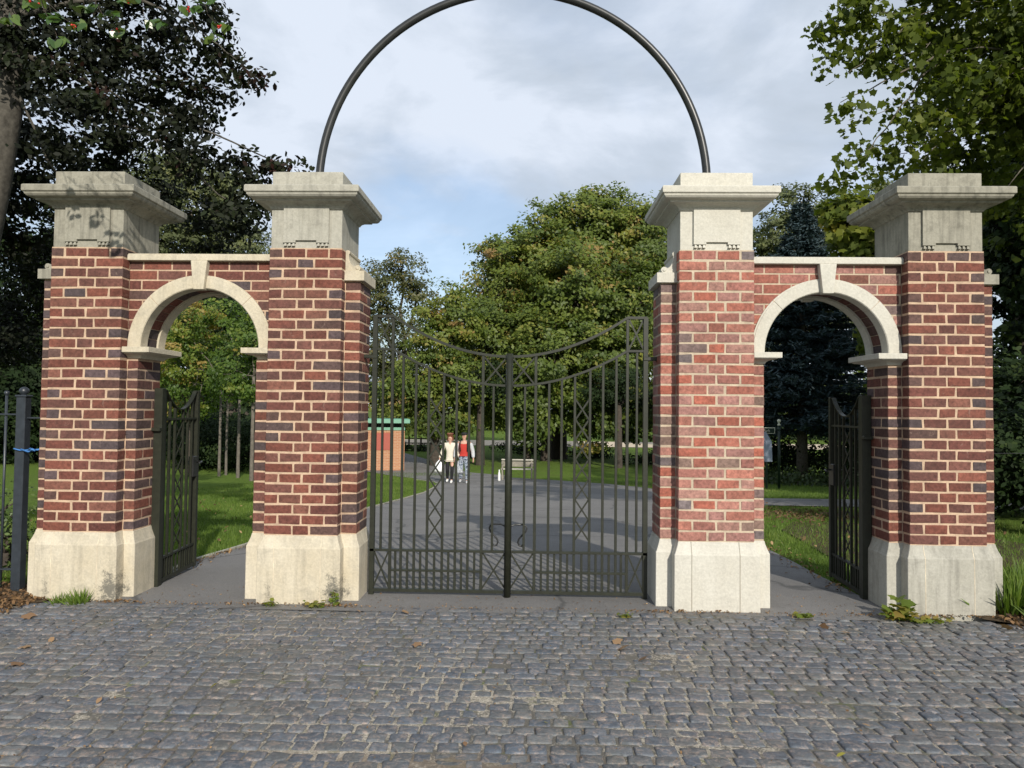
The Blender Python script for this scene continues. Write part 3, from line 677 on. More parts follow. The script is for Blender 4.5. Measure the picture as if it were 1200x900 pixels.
    shrub('hedge_shrub', 1205, 5.5, 2.2, 1.9, 'dark undergrowth shrub at the right edge behind the outer pier', 'lf_dark', .11, 'dark undergrowth beyond the right pier', 60, 44)
    shrub('hedge_shrub', 1270, 8, 3.5, 3.2, 'tall dark undergrowth shrub outside the right edge', 'lf_dark', .15, 'dark undergrowth beyond the right pier', 30, 44)
    shrub('hedge_shrub', 1190, 9, 3.0, 2.6, 'dark shrub behind the nearer undergrowth at the right edge', 'lf_dark', .15, 'dark undergrowth beyond the right pier', 30, 44)
    # far belt of woodland
    lb = [((x, 100+random.uniform(-6, 6), h(100)+random.uniform(2.5, 5)), (8, 5, random.uniform(4, 6.5)), random.uniform(-.1, .2)) for x in range(-150, 151, 8)]
    P, T, Nn, CC = crown_points(lb, 1.3, 60, 1.3, tbase=.3)
    o = leaves('distant_woodland', P, .75*rng.uniform(.6, 1.2, len(P)), T, 'quad', M['lf_syc'], None, Nn, .8); tag(o, 'distant band of woodland closing the park behind the trees', 'woodland', kind='stuff')
    lb = [((x, 76+random.uniform(-4, 4), h(100)+random.uniform(1.5, 3.5)), (5, 4, random.uniform(3, 5)), random.uniform(-.1, .1)) for x in list(range(-90, -16, 6))+list(range(24, 91, 6))]
    P, T, Nn, CC = crown_points(lb, 2, 60, 1.0, tbase=.3)
    o = leaves('distant_copse', P, .55*rng.uniform(.6, 1.2, len(P)), T, 'quad', M['lf_dark'], None, Nn, .8); tag(o, 'dark wood in the distance on both sides of the park', 'woodland', kind='stuff')
# ------------------------------------------------------------------ masonry
A_, B_, W_ = 1.4994, 3.1343, .27
Z1, Z2, ZS = .488, 2.588, 1.855
NC = 28; CO = (Z2-Z1)/NC
DARK = [(.078, .052, .049), (.088, .055, .050), (.070, .052, .054), (.098, .055, .047), (.10, .048, .040), (.084, .058, .060)]
RED = [(.152, .052, .036), (.136, .048, .035), (.172, .060, .041), (.122, .045, .035), (.118, .051, .041), (.160, .067, .048), (.140, .059, .046)]
PINK = [(.31, .125, .092), (.29, .105, .075), (.33, .150, .118), (.27, .115, .092), (.27, .135, .115), (.30, .16, .13), (.31, .098, .066)]
PDARK = [(.15, .12, .12), (.18, .125, .115), (.20, .13, .105)]
def bcol(kind, pd):
    if kind == 'pink': c = random.choice(PDARK if random.random() < pd*.45 else PINK)
    elif kind == 'mix': c = random.choice([random.choice(RED), random.choice(PINK), random.choice(PINK)] if random.random() > pd*.5 else DARK+PDARK)
    else: c = random.choice(DARK if random.random() < pd else RED)
    f = random.uniform(.85, 1.15); return tuple(x*f for x in c)
MORT = {'red': (.50, .36, .25), 'pink': (.47, .385, .285), 'mix': (.47, .375, .275)}
J = .0128
def lay(mb, x0, x1, y0, y1, k, kind, pd):
    z = Z1+k*CO
    mb.cbox(x0, x1, y0, y1, z+J*.5, z+CO-J*.5, .0035, bcol(kind, pd), .0020)
def ring_course(mb, xc, yc, hx, k, kind):
    """one course of bricks round a square shaft"""
    T = .1; t = 2*hx
    A = [.205, .115, .205]; Bc = [.095, .16, .16, .095]
    def segs(L, S):
        f = (t-J*(len(L)-1))/sum(L); out = []; p = -hx
        for l in L: out.append((p, p+l*f)); p += l*f+J
        return out
    front, side = (A, Bc) if k % 2 == 0 else (Bc, A)
    sf, ss = segs(front, 0), segs(side, 0)
    cornerx = sf[0][1]-sf[0][0]; cornery = ss[0][1]-ss[0][0]
    for i, (a, b) in enumerate(sf):
        cr = i in (0, len(sf)-1); d = (cornery if cr else T)
        pd = .66 if (cr and front is Bc) else (.04 if not cr else .12)
        lay(mb, xc+a, xc+b, yc-hx, yc-hx+d, k, kind, pd); lay(mb, xc+a, xc+b, yc+hx-d, yc+hx, k, kind, pd)
    for i, (a, b) in enumerate(ss):
        if i in (0, len(ss)-1): continue
        lay(mb, xc-hx, xc-hx+T, yc+a, yc+b, k, kind, .5); lay(mb, xc+hx-T, xc+hx, yc+a, yc+b, k, kind, .5)
PY0, PY1 = .10, .44
def pilaster(mb, xa, xb, k, kind, outer):
    """small pier course between xa (touching main) and xb (free end)"""
    x0, x1 = min(xa, xb), max(xa, xb)
    s = PY0+(.105 if k % 2 == 0 else .21)
    lay(mb, x0, x1, PY0, s, k, kind, .6); lay(mb, x0, x1, s+J, PY1, k, kind, .55)
PROF = [(.034, -.12), (.033, .397), (.030, .404), (.026, .408), (.026, .413), (.016, .438), (.008, .462), (.004, .478), (.003, Z1)]
def pier(xc, side, kind, stone, lab, out_w=.115, jw=.1):
    """side: +1 archway lies to +x of the pier, -1 to -x"""
    e = empty('gate_pier', (xc, .27, 0)); tag(e, lab, 'gate pier', 'four brick gate piers with stone caps')
    m = MB(); yc = 0; xo = -side*(W_+out_w); xi = side*(W_+jw)
    # all coordinates local to the pier; y local = world-.27
    Y0, Y1 = PY0-.27, PY1-.27
    def L(mb, *a, **k): return mb
    sub = MB()
    for k in range(NC): ring_course(sub, 0, 0, W_, k, kind)
    for k in range(NC):
        z = Z1+k*CO
        if z+CO < 2.37:
            s = Y0+(.105 if k % 2 == 0 else .22); a, b = sorted((-side*(W_+.002), xo))
            for (p, q) in ((Y0, s), (s+J, Y1)): sub.cbox(a, b, p, q, z+J*.5, z+CO-J*.5, .0035, bcol(kind, .45), .0020)
        if z+CO < 1.79:
            s = Y0+(.105 if k % 2 else .215); a, b = sorted((side*(W_+.002), xi))
            for (p, q) in ((Y0, s), (s+J, Y1)): sub.cbox(a, b, p, q, z+J*.5, z+CO-J*.5, .0035, bcol(kind, .45), .0020)
    core = MB(); core.mat = 1; core.col = MORT[kind]; g = .0028
    sub.mat = 1; sub.col = MORT[kind]
    sub.box(-W_+g, W_-g, -W_+g, W_-g, Z1-.01, Z2+.002)
    a, b = sorted((-side*.2, xo+side*g)); sub.box(a, b, Y0+g, Y1-g, Z1-.01, 2.37)
    a, b = sorted((side*.2, xi-side*g)); sub.box(a, b, Y0+g, Y1-g, Z1-.01, 1.775)
    sub.build('brick_shaft', [M['brick'], M['mortar']], e)
    st = M[stone]
    p = MB(); prof = PROF
    p.loft_rect(0, 0, W_, W_, prof)
    a, b = sorted((-side*.1, xo)); p.loft_rect((a+b)/2, (Y0+Y1)/2, (b-a)/2, (Y1-Y0)/2, [(o, z-.0012) for o, z in prof])
    a, b = sorted((side*.1, xi)); p.loft_rect((a+b)/2, (Y0+Y1)/2, (b-a)/2, (Y1-Y0)/2, [(o, z-.0024) for o, z in prof])
    pl = p.build('plinth', st, e, bevel=.006)
    for fx in (-.18, .16):
      jm = MB(); jm.col = (.6, .53, .40) if stone != 'stone_clean' else (.30, .28, .23)
      if True:
        for (o1, z1), (o2, z2) in zip(prof[:-1], prof[1:]):
            v = []
            for o, z in ((o1, z1), (o2, z2)):
                for dx in (-.0026, .0026): v += [(fx+dx, -W_-o-.0012, z), (fx+dx, -W_-o+.004, z)]
            jm.add(v, [(0, 2, 6, 4), (0, 4, 5, 1), (2, 3, 7, 6)])
      jm.build('plinth_joint', M['mortar'], e)
    # cap
    c = MB()
    c.loft_rect(0, 0, .262, .262, [(0, Z2), (0, 2.876), (.010, 2.878), (.012, 2.886), (.022, 2.898), (.042, 2.910), (.072, 2.918), (.088, 2.920), (.090, 2.932), (.118, 2.936), (.128, 2.941), (.139, 2.953), (.142, 2.966),
        (.146, 2.967), (.1535, 2.972), (.1535, 3.014), (.148, 3.020), (.010, 3.040)])
    cap = c.build('cap', st, e, bevel=.003)
    t = MB(); t.loft_rect(0, 0, .262, .262, [(0, 3.02), (0, 3.155), (-.004, 3.160)]); t.build('cap_block', st, e, bevel=.004)
    for s in (-1, 1):
        d = MB(); y0, y1 = sorted((s*.250, s*.281))
        d.box(-.168, .168, y0, y1, 2.645, 2.905)
        for q in (-1, 1):
            a, b = sorted((q*.077, q*.168)); d.box(a, b, y0+.0004, y1-.0004, 2.628, 2.646)
            for i in range(3):
                xm = a+.0155+i*.030
                v = []
                for w, z, dp in ((.0050, 2.628, .012), (.0115, 2.603, .021)):
                    v += [(xm-w, s*.255, z), (xm+w, s*.255, z), (xm+w, s*(.262+dp), z), (xm-w, s*(.262+dp), z)]
                d.add(v, [(0, 1, 2, 3), (4, 5, 6, 7), (0, 1, 5, 4), (1, 2, 6, 5), (2, 3, 7, 6), (3, 0, 4, 7)])
        d.build('cap_panel', st, e, bevel=.0015)
    # scroll console on the outer side pilaster
    s = MB(); uu = lambda u: -side*(W_+u)
    s.box(*sorted((uu(-.002), uu(out_w+.032))), Y0-.03, Y1+.03, 2.365, 2.438)
    pts = [(0, 2.592), (.012, 2.597), (.026, 2.594), (.033, 2.584), (.031, 2.572), (.024, 2.563), (.024, 2.55), (.028, 2.525), (.038, 2.50), (.052, 2.482), (.066, 2.475)]
    cx_, cz_, rr = .090, 2.462, .023
    for an in range(130, -100, -25): pts.append((cx_+rr*math.cos(R(an)), cz_+rr*math.sin(R(an))))
    pts += [(.088, 2.4375), (0, 2.4375)]
    s.prism([(uu(u), z) for u, z in pts], Y0-.004, Y1+.004)
    s.lathe([(.001, 0), (.013, .0), (.011, .006), (.001, .008)], (0, 0, 0), 12)
    # turn the little boss so that it sits on the scroll eye facing front
    n = 4*12
    for i in range(len(s.v)-n, len(s.v)):
        x, y, z = s.v[i]; s.v[i] = (uu(cx_)+x, Y0-.004-z, cz_+y)
    s.build('console', st, e, bevel=.003)
    return e
piers = [pier(-B_, 1, 'red', 'stone_warm', 'outermost left brick pier with dappled weathered stone cap beside the railing', jw=.08),
         pier(-A_, -1, 'red', 'stone_warm', 'dark red brick pier left of the double gate with cream plinth', jw=.12),
         pier(A_, 1, 'pink', 'stone_clean', 'pale pinkish brick pier right of the double gate with clean white stone'),
         pier(B_, -1, 'red', 'stone_mid', 'outermost right dark brick pier with greyish stone cap and cracked plinth')]
# cap of the two outer piers is more weathered
for e in (piers[0], piers[3]):
    for c in kids(e):
        if c.name.split('.')[0] in ('cap', 'cap_block', 'cap_panel', 'console'): c.data.materials[0] = M['stone_old']
for c in kids(piers[1]):
    if c.name.split('.')[0] in ('cap', 'cap_block', 'cap_panel'): c.data.materials[0] = M['stone_mid']

# archways
def archway(xa, xb, side, kind, stone, lab):
    xc = (xa+xb)/2; hw = (xb-xa)/2; Yw0, Yw1 = PY0-.27, PY1-.27; RO, RI = .5455, .446
    e = empty('archway_wall', (xc, .27, 0)); tag(e, lab, 'archway', 'small side archways between the piers')
    ZT = 2.505; st = M[stone]
    b = MB(); zc = ZS; rc = .50
    k0 = int((ZS-Z1)/CO)
    for k in range(k0, NC):
        z0 = Z1+k*CO+J/2; z1 = min(z0+CO-J, ZT-.004)
        if z1-z0 < .02: continue
        x = -hw+.001 - (0 if k % 2 else .11)
        while x < hw:
            Lk = .205 if (k % 3) else .195
            x1 = min(x+Lk, hw-.001); x0 = max(x, -hw+.001)
            if x1-x0 > .03:
                poly = [(x0, z0), (x1, z0), (x1, z1), (x0, z1)]
                cxp = (x0+x1)/2; czp = (z0+z1)/2
                # clip against the arch with a tangent half plane
                n = Vector((cxp, czp-zc)); 
                if n.length < 1e-6: n = Vector((0, 1))
                n.normalize(); out = []
                f = lambda p: p[0]*n.x+(p[1]-zc)*n.y-rc
                for i in range(4):
                    p, q = poly[i], poly[(i+1) % 4]; fp, fq = f(p), f(q)
                    if fp >= 0: out.append(p)
                    if fp*fq < 0: t = fp/(fp-fq); out.append((p[0]+(q[0]-p[0])*t, p[1]+(q[1]-p[1])*t))
                if len(out) >= 3 and (z0 > zc-.05):
                    ar = abs(sum(out[i][0]*out[(i+1) % len(out)][1]-out[(i+1) % len(out)][0]*out[i][1] for i in range(len(out))))/2
                    if ar > .0004:
                        kd = kind if kind != 'mix' else ('pink' if cxp < .1 else 'mix')
                        b.prism(out, Yw0, Yw0+.09, col=bcol(kd, .25)); b.prism(out, Yw1-.09, Yw1, col=bcol(kd, .25))
            x += Lk+J
    # voussoir soffit bricks between the two stone rings
    nv = 19
    for i in range(nv):
        a0 = math.pi*i/nv+.006; a1 = math.pi*(i+1)/nv-.006; r0, r1 = .462, .52
        poly = [(r0*math.cos(a0), zc+r0*math.sin(a0)), (r1*math.cos(a0), zc+r1*math.sin(a0)), (r1*math.cos(a1), zc+r1*math.sin(a1)), (r0*math.cos(a1), zc+r0*math.sin(a1))]
        b.prism(poly, Yw0+.075, Yw1-.075, col=bcol(kind if kind != 'mix' else 'red', .5))
    # mortar core with a round hole
    b.mat = 1; b.col = MORT[kind]; rh = .466; seg = 24
    for i in range(seg):
        a0, a1 = math.pi*i/seg, math.pi*(i+1)/seg
        p0 = (rh*math.cos(a0), zc+rh*math.sin(a0)); p1 = (rh*math.cos(a1), zc+rh*math.sin(a1))
        def outp(a):
            c, s = math.cos(a), math.sin(a); t = min((hw-.0012)/max(abs(c), 1e-6), (ZT-zc)/max(s, 1e-6)); return (c*t, zc+s*t)
        q0, q1 = outp(a0), outp(a1); poly = [p0, q0]
        if (abs(abs(q0[0])-(hw-.0012)) < 1e-6) != (abs(abs(q1[0])-(hw-.0012)) < 1e-6): poly.append((math.copysign(hw-.0012, (q0[0]+q1[0])), ZT))
        poly += [q1, p1]
        n = len(poly); g = .003
        vs = [(x, Yw0+g, z) for x, z in poly]+[(x, Yw1-g, z) for x, z in poly]
        fs = [tuple(range(n)), tuple(reversed(range(n, 2*n))), (0, n-1, 2*n-1, n), (1, 2, n+2, n+1) if n == 4 else (1, 2, n+2, n+1)]
        b.add(vs, fs)
    b.build('brickwork', [M['brick'], M['mortar']], e, normals=True)
    for (ya, yb, s) in ((Yw0-.016, Yw0+.088, 1), (Yw1-.088, Yw1+.016, -1)):
        r = MB(); nseg = 10; 
        for part in range(4):
            A0 = math.pi*part/4+.0035; A1 = math.pi*(part+1)/4-.0035
            for i in range(nseg):
                a0 = A0+(A1-A0)*i/nseg; a1 = A0+(A1-A0)*(i+1)/nseg
                sec = [(RI, ya+(.006 if s > 0 else 0)), (RI+.006, ya), (RO-.014, ya), (RO-.012, ya-.006*0+.004), (RO, ya+.004), (RO, yb), (RI, yb)]
                if s < 0: sec = [(RI, ya), (RO, ya), (RO, yb), (RI, yb)]
                n = len(sec); vs = []
                for a in (a0, a1): vs += [(rr*math.cos(a), yy, zc+rr*math.sin(a)) for rr, yy in sec]
                fs = [(j, (j+1) % n, (j+1) % n+n, j+n) for j in range(n)]
                if i == 0: fs.append(tuple(range(n)))
                if i == nseg-1: fs.append(tuple(range(n, 2*n)))
                r.add(vs, fs)
        # mortar behind the open joints
        r.mat = 1; r.col = MORT[kind]
        for q in (1, 3):
            a = math.pi*q/4; u = Vector((math.cos(a), math.sin(a))); t = Vector((-u.y, u.x))*.005
            poly = [(u.x*(RI+.003)-t.x, zc+u.y*(RI+.003)-t.y), (u.x*(RO-.003)-t.x, zc+u.y*(RO-.003)-t.y), (u.x*(RO-.003)+t.x, zc+u.y*(RO-.003)+t.y), (u.x*(RI+.003)+t.x, zc+u.y*(RI+.003)+t.y)]
            r.prism(poly, ya+.0035, yb-.003)
        r.build('arch_ring', [st, M['mortar']], e)
    for s in (-1, 1):
        k = MB(); y0, y1 = (Yw0-.055, Yw0+.02) if s < 0 else (Yw1-.02, Yw1+.055)
        k.prism([(-.039, 2.287), (.039, 2.287), (.062, ZT-.001), (-.062, ZT-.001)], y0, y1); k.build('keystone', st, e, bevel=.005)
    k = MB(); k.box(-hw+.001, hw-.001, Yw0-.045, Yw1+.045, ZT, 2.548); k.box(-hw+.001, hw-.001, Yw0-.035, Yw1+.035, 2.5478, 2.557); k.build('coping', st, e, bevel=.004)
    for s in (-1, 1):
        k = MB(); xo = s*(hw-.001)
        def X(u): return s*(hw-u)
        prof = [(.106, 1.772), (.112, 1.785), (.125, 1.795), (.15, 1.803), (.175, 1.806), (.178, 1.812), (.205, 1.8135), (.205, 1.8535)]
        yb0 = Yw0+0.002; 
        # slab and cove as stacked frusta: free sides move out together
        vs = []; 
        for u, z in prof:
            o = u-.10; vs += [(X(.002), Yw0-min(o, .088), z), (X(u), Yw0-min(o, .088), z), (X(u), Yw1+min(o, .088), z), (X(.002), Yw1+min(o, .088), z)]
        fs = []
        for i in range(len(prof)-1):
            for j in range(4): a = i*4+j; c = i*4+(j+1) % 4; fs.append((a, c, c+4, a+4))
        fs += [(0, 1, 2, 3), tuple(range(len(vs)-4, len(vs)))]
        k.add(vs, fs); k.build('impost', st, e, bevel=.003)
    return e
archway(-B_+W_, -A_-W_, -1, 'red', 'stone_warm', 'left side archway of dark red brick with cream stone ring and keystone')
archway(A_+W_, B_-W_, 1, 'mix', 'stone_clean', 'right side archway of pinkish brick with white stone ring and keystone')

# hoop over the double gate
hp = MB(); hp.smooth = True; pts = []
for i in range(65):
    a = math.pi*i/64; pts.append((-1.492*math.cos(a), 0, 3.13+1.53*math.sin(a) if 0 < i < 64 else 3.10))
hp.tube(pts, .031, 16); ho = hp.build('overhead_hoop', M['pipe'], normals=False); ho.location = (0, .27, 0)
for v in ho.data.vertices: pass
tag(ho, 'semicircular dark steel hoop springing between the two inner pier caps', 'hoop')

# ------------------------------------------------------------------ gates
def bar(name, e, x, z0, z1, w=.016, y=0, round_=False):
    w *= 1.2
    m = MB()
    if round_: m.smooth = True; m.tube([(x, y, z0), (x, y, z1)], w/2, 12)
    else: m.cbox(x-w/2, x+w/2, y-w/2, y+w/2, z0, z1, .0015)
    return m.build(name, M['iron'], e, normals=not round_)
def strap(e, name, pts, w=.022, t=.012, y=0):
    """flat bar following points in the gate plane"""
    m = MB(); n = len(pts); vs = []; fs = []
    for i, (x, z) in enumerate(pts):
        a = Vector(pts[max(i-1, 0)]); b = Vector(pts[min(i+1, n-1)]); d = (b-a).normalized(); nn = Vector((-d.y, d.x))*t/2
        for s in (1, -1):
            for q in (-w/2, w/2): vs.append((x+nn.x*s, y+q, z+nn.y*s))
    for i in range(n-1):
        for j, k in ((0, 1), (1, 3), (3, 2), (2, 0)): fs.append((i*4+j, i*4+k, i*4+4+k, i*4+4+j))
    fs += [(0, 1, 3, 2), (n*4-4, n*4-3, n*4-1, n*4-2)]
    m.add(vs, fs); return m.build(name, M['iron'], e)
def cross(e, name, x0, x1, z0, z1, w=.012, y=0):
    m = MB()
    for q, (a, b) in enumerate(((Vector((x0, z0)), Vector((x1, z1))), (Vector((x0, z1)), Vector((x1, z0))))):
        d = (b-a).normalized(); n = Vector((-d.y, d.x))*w/2; yy = y+(q*.0062-.0031)
        poly = [(a.x-n.x, a.y-n.y), (b.x-n.x, b.y-n.y), (b.x+n.x, b.y+n.y), (a.x+n.x, a.y+n.y)]
        m.prism(poly, yy-.003, yy+.003)
    return m.build(name, M['iron'], e)
def leaf_gate(s, lab):
    """one leaf of the double gate; u runs from hinge to meeting edge"""
    e = empty('gate_leaf', (s*-1.045, .27, 0)); tag(e, lab, 'gate', 'leaves of the closed double gate')
    X = lambda u: s*u*1.045/1.098
    Wd = 1.098; ztop, zmid = 2.125, 1.872; zc1, zc2 = 1.822, 1.600; u0 = .16
    def curve(u, za, zb):
        t = (u-u0)/(Wd-.0-u0); t = max(0, min(1, t)); return zb+(za-zb)*(1-t)**2.0*(1+.0*t)
    Zt = lambda u: ztop if u <= u0 else curve(u, ztop, zc1)
    Zm = lambda u: zmid if u <= u0 else curve(u, zmid, zc2)
    us = [0.006, u0-.0]+[u0+(Wd-.03-u0)*i/22 for i in range(1, 23)]
    strap(e, 'top_rail', [(X(u), Zt(u)) for u in us], .034, .019)
    strap(e, 'curved_rail', [(X(u), Zm(u)) for u in us], .030, .017)
    strap(e, 'bottom_rail', [(X(.0), .045), (X(Wd-.03), .045)], .034, .024)
    strap(e, 'lower_rail', [(X(.0), .345), (X(Wd-.03), .345)], .036, .018)
    strap(e, 'middle_rail', [(X(.165), .195), (X(.885), .195)], .034, .016)
    bar('hinge_post', e, X(.014), .01, ztop+.004, .030, .0)
    m = MB(); m.smooth = True; m.tube([(X(Wd-.012), 0, .012), (X(Wd-.012), 0, zc1+.004)], .0155, 10); m.build('meeting_stile', M['iron'], e, normals=False)
    ub = [.245, .350, .453, .574, .678, .779]
    bar('bar', e, X(.158), .05, Zt(.158)-.004, .018); bar('bar', e, X(.887), .05, Zt(.887)-.004, .018)
    for u in ub: bar('bar', e, X(u), .05, Zm(u)-.004, .0155)
    bar('bar', e, X(.082), .345, Zm(.08)-.004, .0145); bar('bar', e, X(.972), .345, Zm(.972)-.004, .0145)
    allb = [.158]+ub+[.887]
    for a, b in zip(allb[:-1], allb[1:]): bar('short_bar', e, X((a+b)/2), .06, .343, .014)
    cross(e, 'cross_brace', X(.028), X(.150), 1.878, 2.118); cross(e, 'cross_brace', X(.895), X(1.078), Zm(.97)+.006, Zt(.95)-.01)
    cross(e, 'cross_brace', X(.028), X(.150), .066, .338); cross(e, 'cross_brace', X(.895), X(1.078), .066, .338)
    z = .44; n = 7; dz = (1.50-z)/n
    m = MB()
    for k in range(n):
        for q, (za, zb) in enumerate(((z+k*dz, z+(k+1)*dz), (z+(k+1)*dz, z+k*dz))):
            a = Vector((X(.460), za)); b = Vector((X(.567), zb)); d = (b-a).normalized(); nn = Vector((-d.y, d.x))*.006; yy = q*.0062-.0031
            m.prism([(a.x-nn.x, a.y-nn.y), (b.x-nn.x, b.y-nn.y), (b.x+nn.x, b.y+nn.y), (a.x+nn.x, a.y+nn.y)], yy-.003, yy+.003)
    m.build('lattice', M['iron'], e)
    # hinge collar
    m = MB(); m.cbox(min(X(-.075), X(.034)), max(X(-.075), X(.034)), -.024, .024, 1.80, 1.828, .003); m.build('hinge', M['iron'], e)
    # looped drop handle behind the meeting stile
    m = MB(); m.smooth = True
    P = [(Wd-.02, .535), (Wd-.055, .545), (Wd-.115, .545), (Wd-.142, .535), (Wd-.150, .515), (Wd-.140, .488), (Wd-.112, .462), (Wd-.088, .435), (Wd-.080, .408), (Wd-.092, .385), (Wd-.112, .382), (Wd-.120, .395)]
    m.tube([(X(u), .035 if i else .0, z) for i, (u, z) in enumerate(P)], .007, 8); m.tube([(X(Wd-.02), .03, .54), (X(Wd-.02), .03, .02)], .008, 8)
    m.build('drop_bolt_handle', M['pipe'], e, normals=False)
    if s > 0:
        m = MB(); m.smooth = True; m.tube([(X(Wd), -.026, .012), (X(Wd), -.026, zc1+.02)], .026, 14); m.build('cover_post', M['iron'], e, normals=False)
    return e
leaf_gate(1, 'closed left leaf of the large iron double gate with its thick meeting post'); leaf_gate(-1, 'closed right leaf of the large iron double gate against the pinkish pier')

def ped_gate(x, y, ang, s, lab):
    e = empty('pedestrian_gate', (x, y, 0), ang); tag(e, lab, 'gate', 'open pedestrian gates in the side archways')
    Wd = .74; zt = 1.545; us = [i/24 for i in range(25)]
    def sc(u):
        t = (u-.13)/(.80); 
        return zt if t < 0 or t > 1 else zt-.135*math.sqrt(max(0, 1-(2*t-1)**2))*1.0
    pts = [(.0, zt), (.13*Wd, zt)]+[((.13+.80*i/24)*Wd, zt-.155*math.sin(math.pi*i/24)**.8) for i in range(1, 24)]+[(.93*Wd, zt), (Wd, zt)]
    strap(e, 'scooped_top_rail', pts, .034, .009)
    f = lambda u: float(np.interp(u, [p[0] for p in pts], [p[1] for p in pts]))
    bar('hinge_post', e, .0, -.02, zt+.012, .056); bar('closing_stile', e, Wd, .01, zt+.01, .036)
    strap(e, 'upper_rail', [(0, 1.31), (Wd, 1.31)], .026, .016); strap(e, 'lower_rail', [(0, .21), (Wd, .21)], .026, .016); strap(e, 'bottom_rail', [(0, .035), (Wd, .035)], .034, .03)
    for u in (.10, .19, .29, .45, .55, .64): bar('bar', e, u*1.0, .04, f(u)-.004, .016)
    for u in (.145, .24, .37, .5, .595, .69): bar('short_bar', e, u, .04, .21, .012)
    m = MB(); n = 7; dz = (1.28-.26)/n
    for k in range(n):
        for q, (za, zb) in enumerate(((.26+k*dz, .26+(k+1)*dz), (.26+(k+1)*dz, .26+k*dz))):
            a = Vector((.297, za)); b = Vector((.443, zb)); d = (b-a).normalized(); nn = Vector((-d.y, d.x))*.006; yy = q*.0062-.0031
            m.prism([(a.x-nn.x, a.y-nn.y), (b.x-nn.x, b.y-nn.y), (b.x+nn.x, b.y+nn.y), (a.x+nn.x, a.y+nn.y)], yy-.003, yy+.003)
    m.build('lattice', M['iron'], e)
    m = MB(); m.cbox(Wd-.10, Wd+.02, -.022, .022, .80, .98, .004); m.smooth = True; m.tube([(Wd-.03, .02*s, .93), (Wd-.03, .07*s, .93), (Wd+.05, .075*s, .90)], .008, 8); m.tube([(Wd-.03, -.02*s, .93), (Wd-.03, -.07*s, .93), (Wd-.11, -.075*s, .92)], .008, 8); m.build('latch', M['pipe'], e)
    m = MB(); m.cbox(-.07, .03, -.034, .034, 1.22, 1.248, .004); m.build('hinge', M['iron'], e)
    return e
ped_gate(-2.758, .395, R(93.5), 1, 'open left pedestrian gate with scooped top under the dark brick archway')
ped_gate(2.728, .395, R(86.5), -1, 'open right pedestrian gate with scooped top under the pinkish archway')

# ------------------------------------------------------------------ railing and blue tie
e = empty('railing', (-3.715, .20, 0)); tag(e, 'dark blue grey park railing and post at the left edge beside the outer pier', 'railing')
m = MB(); m.cbox(-.036, .036, -.036, .036, -.05, 1.475, .004); m.build('post', M['blue_iron'], e)
pc = MB(); pc.cbox(-.044, .044, -.044, .044, 1.474, 1.490, .004); pc.smooth = True; pc.lathe([(.018, 1.488), (.018, 1.495), (.030, 1.502), (.036, 1.518), (.030, 1.538), (.014, 1.550), (.002, 1.553)], (0, 0, 0), 14); pc.build('post_finial', M['blue_iron'], e)
for z in (1.335, .16):
    m = MB(); m.cbox(-2.4, .0, -.018, .018, z, z+.012, .001); m.build('rail', M['blue_iron'], e)
m = MB(); m.cbox(.0, .24, -.012, .012, 1.31, 1.322, .001); m.build('rail_bracket', M['blue_iron'], e)
for i in range(18):
    x = -.135-.13*i
    m = MB(); m.smooth = True; m.tube([(x, 0, .02), (x, 0, 1.49)], .0095, 8); m.lathe([(.009, 1.485), (.016, 1.492), (.019, 1.505), (.014, 1.518), (.002, 1.522)], (x, 0, 0), 10); m.build('picket', M['blue_iron'], e)
m = MB(); m.smooth = True; pts = []
for i in range(21):
    a = math.pi*2*i/20; pts.append((-3.715+.048*math.cos(a)*1.1, .20+.048*math.sin(a)*1.1, 1.075+.006*math.sin(2*a)))
m.tube(pts, .006, 6); m.tube([(-3.69, .15, 1.078), (-3.62, .13, 1.062), (-3.57, .14, 1.075), (-3.52, .16, 1.082), (-3.46, .2, 1.08)], .007, 6)
m.tube([(-3.60, .13, 1.066), (-3.585, .12, 1.082), (-3.565, .13, 1.07)], .009, 6)
o = m.build('blue_tie', M['rope'], normals=False); tag(o, 'blue rope tied round the railing post and stretched to the pier', 'rope')
# thin wire fence on the far right
m = MB(); m.smooth = True; m.tube([(3.55, .42, 1.12), (7.5, 1.6, 1.12)], .0022, 5); wf = empty('wire_fence', (3.6, .45, 0)); tag(wf, 'thin single wire strung right of the outer right pier', 'wire')
o = m.build('wire', M['pipe'], None, normals=False); o.parent = wf; o.matrix_parent_inverse = Matrix.Translation((-3.6, -.45, 0)); 
m = MB(); m.cbox(7.48, 7.56, 1.56, 1.64, h(1.6)-.1, 1.25, .01); o = m.build('fence_stake', M['bark_dark'], None); o.parent = wf; o.matrix_parent_inverse = Matrix.Translation((-3.6, -.45, 0))

